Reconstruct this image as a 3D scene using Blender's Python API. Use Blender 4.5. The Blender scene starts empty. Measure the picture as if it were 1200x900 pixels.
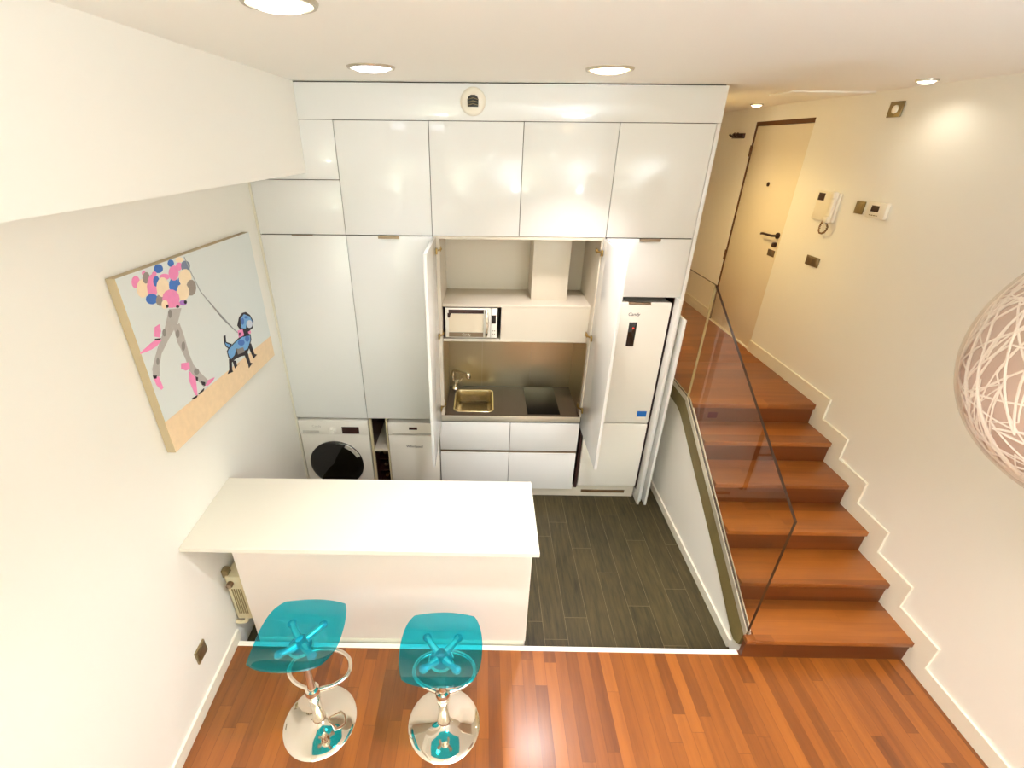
import bpy, bmesh, math, random
from mathutils import Vector, Matrix
random.seed(7)
SC = bpy.context.scene
COL = SC.collection
PI = math.pi

# ------------------------------------------------------------------ colour / material helpers
def lin(c):
    c /= 255.0
    return c / 12.92 if c <= 0.04045 else ((c + 0.055) / 1.055) ** 2.4
def rgb(r, g, b): return (lin(r), lin(g), lin(b), 1.0)
def new_mat(name):
    m = bpy.data.materials.new(name); m.use_nodes = True
    nt = m.node_tree; nt.nodes.clear()
    out = nt.nodes.new('ShaderNodeOutputMaterial')
    return m, nt, out
def setin(n, **kw):
    for k, v in kw.items():
        n.inputs[k.replace('_', ' ')].default_value = v
def pbr(name, col, rough=.5, metal=0.0, spec=.5, coat=0.0, noise=0.0, nscale=20, bump=0.0, bscale=200, emit=None, strength=0, sss=0):
    m, nt, out = new_mat(name)
    b = nt.nodes.new('ShaderNodeBsdfPrincipled')
    nt.links.new(b.outputs[0], out.inputs[0])
    setin(b, Base_Color=col, Roughness=rough, Metallic=metal)
    b.inputs['Specular IOR Level'].default_value = spec
    b.inputs['Coat Weight'].default_value = coat
    b.inputs['Coat Roughness'].default_value = .04
    tc = nt.nodes.new('ShaderNodeTexCoord')
    if noise:
        n = nt.nodes.new('ShaderNodeTexNoise'); setin(n, Scale=nscale, Detail=4.0)
        nt.links.new(tc.outputs['Object'], n.inputs['Vector'])
        mx = nt.nodes.new('ShaderNodeMix'); mx.data_type = 'RGBA'
        nt.links.new(n.outputs['Fac'], mx.inputs['Factor'])
        mx.inputs['A'].default_value = tuple(max(0, c * (1 - noise)) for c in col[:3]) + (1,)
        mx.inputs['B'].default_value = tuple(min(1, c * (1 + noise)) for c in col[:3]) + (1,)
        nt.links.new(mx.outputs['Result'], b.inputs['Base Color'])
    if bump:
        n = nt.nodes.new('ShaderNodeTexNoise'); setin(n, Scale=bscale, Detail=3.0)
        nt.links.new(tc.outputs['Object'], n.inputs['Vector'])
        bp = nt.nodes.new('ShaderNodeBump'); setin(bp, Strength=bump, Distance=.002)
        nt.links.new(n.outputs['Fac'], bp.inputs['Height'])
        nt.links.new(bp.outputs[0], b.inputs['Normal'])
    if emit:
        b.inputs['Emission Color'].default_value = emit
        b.inputs['Emission Strength'].default_value = strength
    return m

def plank_mat(name, c1, c2, length, width, along='Y', mortar=.0012, mcol=(0.02, .01, .005, 1), rough=.3, coat=.3,
              grain=.35, gscale=9.0, stretch=16, bump=.15, contrast=.6):
    """boards laid in staggered rows, grain running along the board"""
    m, nt, out = new_mat(name)
    N = nt.nodes.new; L = nt.links.new
    b = N('ShaderNodeBsdfPrincipled'); L(b.outputs[0], out.inputs[0])
    setin(b, Roughness=rough); b.inputs['Coat Weight'].default_value = coat; b.inputs['Coat Roughness'].default_value = .22
    tc = N('ShaderNodeTexCoord'); mp = N('ShaderNodeMapping')
    L(tc.outputs['Object'], mp.inputs['Vector'])
    if along == 'XZ': mp.inputs['Rotation'].default_value = (PI / 2, 0, 0)
    if along == 'Y': mp.inputs['Rotation'].default_value = (0, 0, PI / 2)
    # every row starts at its own random place along the board
    sx = N('ShaderNodeSeparateXYZ'); L(mp.outputs[0], sx.inputs[0])
    rw = N('ShaderNodeMath'); rw.operation = 'DIVIDE'; L(sx.outputs['Y'], rw.inputs[0]); rw.inputs[1].default_value = width
    fl = N('ShaderNodeMath'); fl.operation = 'FLOOR'; L(rw.outputs[0], fl.inputs[0])
    wn = N('ShaderNodeTexWhiteNoise'); wn.noise_dimensions = '1D'; L(fl.outputs[0], wn.inputs['W'])
    sh = N('ShaderNodeMath'); sh.operation = 'MULTIPLY_ADD'; L(wn.outputs['Value'], sh.inputs[0]); sh.inputs[1].default_value = length; L(sx.outputs['X'], sh.inputs[2])
    cb = N('ShaderNodeCombineXYZ'); L(sh.outputs[0], cb.inputs['X']); L(sx.outputs['Y'], cb.inputs['Y'])
    br = N('ShaderNodeTexBrick'); L(cb.outputs[0], br.inputs['Vector'])
    br.offset = 0.0; br.offset_frequency = 2
    setin(br, Scale=1.0, Mortar_Size=mortar, Mortar_Smooth=.1, Bias=0.0, Brick_Width=length, Row_Height=width)
    br.inputs['Color1'].default_value = (0, 0, 0, 1); br.inputs['Color2'].default_value = (1, 1, 1, 1); br.inputs['Mortar'].default_value = (.5, .5, .5, 1)
    # shift the grain per board
    sc = N('ShaderNodeMapping'); L(mp.outputs[0], sc.inputs['Vector'])
    sc.inputs['Scale'].default_value = (gscale / stretch * 4, gscale * 4, 1)
    add = N('ShaderNodeVectorMath'); add.operation = 'MULTIPLY_ADD'
    L(br.outputs['Color'], add.inputs[0]); add.inputs[1].default_value = (31, 17, 0); L(sc.outputs[0], add.inputs[2])
    nz = N('ShaderNodeTexNoise'); setin(nz, Scale=1.0, Detail=6.0, Roughness=.65); L(add.outputs[0], nz.inputs['Vector'])
    mixf = N('ShaderNodeMath'); mixf.operation = 'MULTIPLY_ADD'; L(nz.outputs['Fac'], mixf.inputs[0]); mixf.inputs[1].default_value = grain * 2
    sub = N('ShaderNodeMath'); sub.operation = 'MULTIPLY_ADD'; L(br.outputs['Color'], sub.inputs[0]); sub.inputs[1].default_value = contrast; sub.inputs[2].default_value = .5 - contrast / 2 - grain
    L(sub.outputs[0], mixf.inputs[2]); mixf.use_clamp = True
    cm = N('ShaderNodeMix'); cm.data_type = 'RGBA'; L(mixf.outputs[0], cm.inputs['Factor'])
    cm.inputs['A'].default_value = c1; cm.inputs['B'].default_value = c2
    mm = N('ShaderNodeMix'); mm.data_type = 'RGBA'; L(br.outputs['Fac'], mm.inputs['Factor'])
    L(cm.outputs['Result'], mm.inputs['A']); mm.inputs['B'].default_value = mcol
    L(mm.outputs['Result'], b.inputs['Base Color'])
    bp = N('ShaderNodeBump'); setin(bp, Strength=bump, Distance=.001); L(nz.outputs['Fac'], bp.inputs['Height']); L(bp.outputs[0], b.inputs['Normal'])
    return m

def glass_mat(name, tint, gloss_rough=.0, ior=1.45, diffuse=None, dfac=0.0):
    """clear sheet: tinted see-through body with a fresnel reflection"""
    m, nt, out = new_mat(name)
    N = nt.nodes.new; L = nt.links.new
    t = N('ShaderNodeBsdfTransparent'); t.inputs[0].default_value = tint
    g = N('ShaderNodeBsdfGlossy'); g.inputs['Roughness'].default_value = gloss_rough
    fr = N('ShaderNodeFresnel'); fr.inputs['IOR'].default_value = ior
    mx = N('ShaderNodeMixShader')
    ge = N('ShaderNodeNewGeometry'); inv = N('ShaderNodeMath'); inv.operation = 'SUBTRACT'; inv.inputs[0].default_value = 1.0; L(ge.outputs['Backfacing'], inv.inputs[1])
    fm = N('ShaderNodeMath'); fm.operation = 'MULTIPLY'; L(fr.outputs[0], fm.inputs[0]); L(inv.outputs[0], fm.inputs[1]); L(fm.outputs[0], mx.inputs[0])
    src = t
    if diffuse:
        d = N('ShaderNodeBsdfTranslucent'); d.inputs[0].default_value = diffuse
        d2 = N('ShaderNodeBsdfDiffuse'); d2.inputs[0].default_value = diffuse
        dm = N('ShaderNodeMixShader'); dm.inputs[0].default_value = .5; L(d.outputs[0], dm.inputs[1]); L(d2.outputs[0], dm.inputs[2])
        m2 = N('ShaderNodeMixShader'); m2.inputs[0].default_value = dfac; L(t.outputs[0], m2.inputs[1]); L(dm.outputs[0], m2.inputs[2]); src = m2
    L(src.outputs[0], mx.inputs[1]); L(g.outputs[0], mx.inputs[2]); L(mx.outputs[0], out.inputs[0])
    return m

def emit_mat(name, col, strength):
    m, nt, out = new_mat(name)
    e = nt.nodes.new('ShaderNodeEmission'); e.inputs[0].default_value = col; e.inputs[1].default_value = strength
    nt.links.new(e.outputs[0], out.inputs[0]); return m

def brushed_mat(name, col, rough=.28, axis='Z'):
    m, nt, out = new_mat(name)
    N = nt.nodes.new; L = nt.links.new
    b = N('ShaderNodeBsdfPrincipled'); L(b.outputs[0], out.inputs[0]); setin(b, Base_Color=col, Metallic=1.0, Roughness=rough)
    tc = N('ShaderNodeTexCoord'); mp = N('ShaderNodeMapping'); L(tc.outputs['Object'], mp.inputs[0])
    mp.inputs['Scale'].default_value = (300, 300, 6) if axis == 'Z' else (6, 300, 300)
    nz = N('ShaderNodeTexNoise'); setin(nz, Scale=1.0, Detail=2.0); L(mp.outputs[0], nz.inputs[0])
    bp = N('ShaderNodeBump'); setin(bp, Strength=.12, Distance=.0006); L(nz.outputs['Fac'], bp.inputs['Height']); L(bp.outputs[0], b.inputs['Normal'])
    return m

M = {}
M['wall'] = pbr('wall_paint', rgb(244, 240, 230), .62, bump=.05, bscale=260)
M['ceil'] = pbr('ceiling_paint', rgb(250, 247, 239), .7, bump=.03, bscale=200)
M['skirt'] = pbr('skirting_paint', rgb(238, 232, 214), .35)
M['gloss'] = pbr('white_gloss_lacquer', rgb(234, 233, 229), .14, spec=.45, coat=.2)
M['inner'] = pbr('white_melamine', rgb(214, 204, 186), .4)
M['gap'] = pbr('seam_shade', rgb(72, 58, 42), .7)  # dark carcass colour painted for the shade in seams between fronts
M['top'] = pbr('white_worktop', rgb(222, 216, 200), .3)
M['body'] = pbr('counter_panel', rgb(238, 226, 216), .4)
M['steel'] = brushed_mat('brushed_steel', rgb(198, 184, 152), .3)
M['sinksteel'] = pbr('sink_steel', rgb(200, 185, 150), .25, 1.0)
M['chrome'] = pbr('chrome', rgb(235, 228, 215), .05, 1.0)
M['mirror'] = pbr('glass_cream_reflection', rgb(222, 210, 188), .3, .35)  # cream base colour paints in the reflection of the white counter
M['satin'] = pbr('satin_metal', rgb(150, 132, 110), .35, 1.0)
M['alu'] = pbr('aluminium_edge', rgb(225, 218, 200), .3, .6)
M['brass'] = pbr('hinge_metal', rgb(180, 150, 90), .3, 1.0)
M['stone'] = pbr('dark_worktop', rgb(76, 60, 46), .42, noise=.35, nscale=400)
M['hob'] = pbr('black_hob_glass', rgb(20, 16, 12), .3, spec=.25)
M['black'] = pbr('black_plastic', rgb(14, 10, 10), .25)
M['blackglass'] = pbr('black_glass', rgb(6, 5, 5), .06, coat=.5)
M['appl'] = pbr('appliance_white', rgb(240, 235, 224), .22)
M['applg'] = pbr('appliance_grey', rgb(196, 190, 178), .3)
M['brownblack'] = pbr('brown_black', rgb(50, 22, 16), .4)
M['blue'] = pbr('blue_sticker', rgb(20, 100, 180), .4)
M['whitep'] = pbr('white_plastic', rgb(240, 232, 214), .35)
M['creamp'] = pbr('cream_plastic', rgb(206, 192, 156), .45)
M['greyplate'] = pbr('bronze_grey_plate', rgb(140, 122, 84), .35, .5)
M['cord'] = pbr('brown_cord', rgb(120, 86, 50), .5)
M['red'] = emit_mat('red_indicator', (1, .05, .03, 1), 3)
M['doorp'] = pbr('door_paint', rgb(236, 224, 200), .4)
M['shade_hinge'] = pbr('door_shade_hinge_brown', rgb(96, 58, 22), .55)  # brown standing in for shade round the door; hinges share it
M['strip'] = pbr('white_threshold', rgb(250, 246, 232), .35)
M['ring'] = pbr('lamp_ring', rgb(190, 180, 160), .3, .7)
M['stringer'] = pbr('steel_floor_reflection', rgb(122, 108, 66), .5, .1, noise=.12, nscale=60)  # olive tone paints the dark floor's reflection into the steel
M['canvas'] = pbr('canvas_ground', rgb(222, 226, 222), .75, bump=.15, bscale=500)
M['canvasside'] = pbr('canvas_edge', rgb(186, 168, 134), .7)
M['teal'] = glass_mat('teal_acrylic', (.13, .77, .89, 1), .02, 1.5, rgb(50, 200, 212), .10)
M['glass'] = glass_mat('balustrade_glass', (.955, .94, .89, 1), .0, 1.65)
M['glassedge'] = pbr('dark_glass_edge', rgb(52, 28, 10), .3)
M['glassjoint'] = pbr('pale_glass_edge', rgb(172, 152, 106), .2)
M['lampshell'] = glass_mat('frosted_shell', (.98, .95, .93, 1), .15, 1.2, rgb(246, 226, 212), .22)
M['lampbody'] = pbr('pale_lamp_body', rgb(196, 172, 160), .6, noise=.05, nscale=9)
M['thread'] = pbr('white_thread', rgb(255, 250, 242), .4)
M['bottle'] = pbr('dark_bottle', rgb(20, 14, 12), .1, coat=.5)
M['wood'] = plank_mat('reddish_parquet', rgb(84, 35, 5), rgb(168, 96, 32), .8, .068, 'Y', .0005, rgb(70, 28, 6), .36, .45, .40, 5.5, 14, contrast=.5)
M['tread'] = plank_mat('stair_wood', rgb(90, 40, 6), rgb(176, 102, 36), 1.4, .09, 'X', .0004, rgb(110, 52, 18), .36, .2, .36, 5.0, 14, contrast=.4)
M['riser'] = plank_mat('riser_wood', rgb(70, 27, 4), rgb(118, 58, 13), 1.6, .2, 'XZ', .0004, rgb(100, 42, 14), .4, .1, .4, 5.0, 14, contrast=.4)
M['tile'] = plank_mat('dark_wood_tile', rgb(34, 28, 16), rgb(86, 74, 42), .92, .155, 'Y', .0016, rgb(112, 100, 70), .45, .0, .85, 11, 9, .3, contrast=.25)
WARM = (1.0, .80, .55, 1); COOL = (.97, .98, 1.0, 1); NEUT = (1.0, .90, .74, 1)
PCOL = {'sand': (238, 208, 168), 'pink': (238, 140, 186), 'cream': (250, 224, 190), 'taupe': (150, 138, 128), 'blue': (64, 112, 186), 'slate': (120, 128, 150),
        'line': (168, 170, 168), 'lilac': (176, 120, 200), 'black': (34, 22, 32), 'grey': (182, 176, 170), 'dgrey': (140, 134, 128), 'sky': (112, 166, 214), 'white': (208, 214, 224)}

# ------------------------------------------------------------------ geometry helpers
class G:
    """collects shapes into one mesh; every method takes a material slot s"""
    def __init__(self): self.bm = bmesh.new()
    def _add(self, bm, s):
        for f in bm.faces: f.material_index = s
        me = bpy.data.meshes.new('tmp'); bm.to_mesh(me); bm.free(); self.bm.from_mesh(me); bpy.data.meshes.remove(me)
        return self
    def box(self, x0, x1, y0, y1, z0, z1, bev=0.0, s=0, seg=2, mat=None):
        bm = bmesh.new()
        bmesh.ops.create_cube(bm, size=1)
        for v in bm.verts:
            v.co = Vector((x0 + (v.co.x + .5) * (x1 - x0), y0 + (v.co.y + .5) * (y1 - y0), z0 + (v.co.z + .5) * (z1 - z0)))
        if bev: bmesh.ops.bevel(bm, geom=bm.edges[:], offset=bev, segments=seg, affect='EDGES', profile=.5)
        if mat: bm.transform(mat)
        return self._add(bm, s)
    def poly(self, pts, axis, a, b, s=0, se=None, bev=0):
        """prism: pts in the two other axes (in x,y,z order), extruded along axis from a to b"""
        bm = bmesh.new()
        def P(p, t):
            return Vector({'X': (t, p[0], p[1]), 'Y': (p[0], t, p[1]), 'Z': (p[0], p[1], t)}[axis])
        A = [bm.verts.new(P(p, a)) for p in pts]; B = [bm.verts.new(P(p, b)) for p in pts]
        n = len(pts)
        fs = [bm.faces.new(A), bm.faces.new(B[::-1])]
        sides = [bm.faces.new((A[i], A[(i + 1) % n], B[(i + 1) % n], B[i])) for i in range(n)]
        bmesh.ops.recalc_face_normals(bm, faces=bm.faces[:])
        for f in bm.faces: f.material_index = s
        if se is not None:
            for i, f in enumerate(sides): f.material_index = se[i] if isinstance(se, list) else se
        me = bpy.data.meshes.new('tmp'); bm.to_mesh(me); bm.free(); self.bm.from_mesh(me); bpy.data.meshes.remove(me)
        return self
    def cyl(self, p0, p1, r0, r1=None, seg=24, s=0, cap=True):
        r1 = r0 if r1 is None else r1
        p0, p1 = Vector(p0), Vector(p1); d = p1 - p0
        bm = bmesh.new()
        bmesh.ops.create_cone(bm, cap_ends=cap, segments=seg, radius1=r0, radius2=r1, depth=d.length)
        bm.transform(Matrix.Translation((p0 + p1) / 2) @ d.to_track_quat('Z', 'Y').to_matrix().to_4x4())
        return self._add(bm, s)
    def lathe(self, prof, loc=(0, 0, 0), seg=40, s=0, axis='Z', cap=False):
        """prof = [(r, h)...] turned about the axis through loc"""
        bm = bmesh.new(); rings = []
        for r, h in prof:
            ring = []
            for i in range(seg):
                a = 2 * PI * i / seg; c, q = r * math.cos(a), r * math.sin(a)
                ring.append(bm.verts.new(Vector(loc) + Vector({'Z': (c, q, h), 'Y': (c, h, q), 'X': (h, c, q)}[axis])))
            rings.append(ring)
        for A, B in zip(rings, rings[1:]):
            for i in range(seg): bm.faces.new((A[i], A[(i + 1) % seg], B[(i + 1) % seg], B[i]))
        if cap: bm.faces.new(rings[0]); bm.faces.new(rings[-1])
        bmesh.ops.remove_doubles(bm, verts=bm.verts[:], dist=1e-6)
        bmesh.ops.recalc_face_normals(bm, faces=bm.faces[:])
        return self._add(bm, s)
    def tube(self, path, r, seg=10, closed=False, s=0, caps=True):
        P = [Vector(p) for p in path]; n = len(P); bm = bmesh.new(); rings = []
        nrm = None
        for i in range(n):
            if closed: t = (P[(i + 1) % n] - P[i - 1]).normalized()
            else: t = (P[min(i + 1, n - 1)] - P[max(i - 1, 0)]).normalized()
            if nrm is None:
                nrm = t.orthogonal().normalized()
            nrm = (nrm - t * nrm.dot(t)).normalized(); bn = t.cross(nrm)
            rr = r[i] if isinstance(r, (list, tuple)) else r
            rings.append([bm.verts.new(P[i] + (nrm * math.cos(2 * PI * k / seg) + bn * math.sin(2 * PI * k / seg)) * rr) for k in range(seg)])
        m = n if closed else n - 1
        for i in range(m):
            A, B = rings[i], rings[(i + 1) % n]
            off = 0
            if closed and i == n - 1:
                off = min(range(seg), key=lambda o: (A[0].co - B[o].co).length)
            for k in range(seg): bm.faces.new((A[k], A[(k + 1) % seg], B[(k + 1 + off) % seg], B[(k + off) % seg]))
        if not closed and caps: bm.faces.new(rings[0][::-1]); bm.faces.new(rings[-1])
        bmesh.ops.recalc_face_normals(bm, faces=bm.faces[:])
        return self._add(bm, s)
    def sphere(self, c, r, s=0, seg=32, rings=20, sc=(1, 1, 1)):
        bm = bmesh.new(); bmesh.ops.create_uvsphere(bm, u_segments=seg, v_segments=rings, radius=r)
        bm.transform(Matrix.Translation(c) @ Matrix.Diagonal((*sc, 1)))
        return self._add(bm, s)
    def xf(self, mat): self.bm.transform(mat); return self

def smooth_path(pts, n=8, closed=False):
    P = [Vector(p) for p in pts]; out = []; m = len(P)
    rng = range(m if closed else m - 1)
    for i in rng:
        p0 = P[i - 1] if (closed or i > 0) else P[0]; p1 = P[i]; p2 = P[(i + 1) % m]
        p3 = P[(i + 2) % m] if (closed or i + 2 < m) else P[-1]
        for k in range(n):
            t = k / n
            out.append(.5 * ((2 * p1) + (p2 - p0) * t + (2 * p0 - 5 * p1 + 4 * p2 - p3) * t * t + (3 * p1 - p0 - 3 * p2 + p3) * t ** 3))
    if not closed: out.append(P[-1])
    return out

ORG = {}
def obj(name, g, mats, parent=None, smooth=40, origin=None):
    me = bpy.data.meshes.new(name)
    bm = g.bm
    if parent is None:
        if origin is None:
            xs = [v.co.x for v in bm.verts]; ys = [v.co.y for v in bm.verts]; zs = [v.co.z for v in bm.verts]
            origin = Vector(((min(xs) + max(xs)) / 2, (min(ys) + max(ys)) / 2, min(zs)))
        org = Vector(origin)
    else: org = ORG[parent.name]
    bm.transform(Matrix.Translation(-org)); bm.to_mesh(me); bm.free()
    if not isinstance(mats, (list, tuple)): mats = [mats]
    for m in mats: me.materials.append(M[m] if isinstance(m, str) else m)
    if smooth:
        me.polygons.foreach_set('use_smooth', [True] * len(me.polygons)); me.set_sharp_from_angle(angle=math.radians(smooth))
    o = bpy.data.objects.new(name, me); COL.objects.link(o)
    if parent is None: o.location = org
    else: o.parent = parent
    ORG[o.name] = org
    return o
def tag(o, label, cat, group=None, kind=None):
    o['label'] = label; o['category'] = cat
    if group: o['group'] = group
    if kind: o['kind'] = kind
    return o
def thing(name, label, cat, loc=(0, 0, 0), group=None, kind=None):
    o = bpy.data.objects.new(name, None); COL.objects.link(o); o.location = loc; o.empty_display_size = .1
    ORG[o.name] = Vector(loc)
    return tag(o, label, cat, group, kind)
def struct(name, g, mats, parent=None, smooth=0, origin=(0, 0, 0)):
    o = obj(name, g, mats, parent, smooth, None if parent else origin)
    if parent is None: o['kind'] = 'structure'
    return o
def text_geo(body, size, mat4, extrude=.0004, shear=0.0):
    """lettering as a mesh, laid out on the local XY plane then moved by mat4"""
    cu = bpy.data.curves.new('lettering', 'FONT'); cu.body = body; cu.size = size; cu.extrude = extrude; cu.align_x = 'CENTER'; cu.align_y = 'CENTER'; cu.shear = shear
    o = bpy.data.objects.new('lettering', cu); COL.objects.link(o)
    dg = bpy.context.evaluated_depsgraph_get(); dg.update()
    me = bpy.data.meshes.new_from_object(o.evaluated_get(dg))
    bpy.data.objects.remove(o); bpy.data.curves.remove(cu)
    g = G(); g.bm.from_mesh(me); bpy.data.meshes.remove(me); g.bm.transform(mat4)
    return g
FRONT = lambda x, y, z: Matrix.Translation((x, y, z)) @ Matrix.Rotation(PI / 2, 4, 'X')   # text facing -Y
def copy_tree(o, parent=None):
    c = o.copy(); COL.objects.link(c)
    if parent: c.parent = parent
    for ch in list(o.children): copy_tree(ch, c)
    return c
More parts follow.
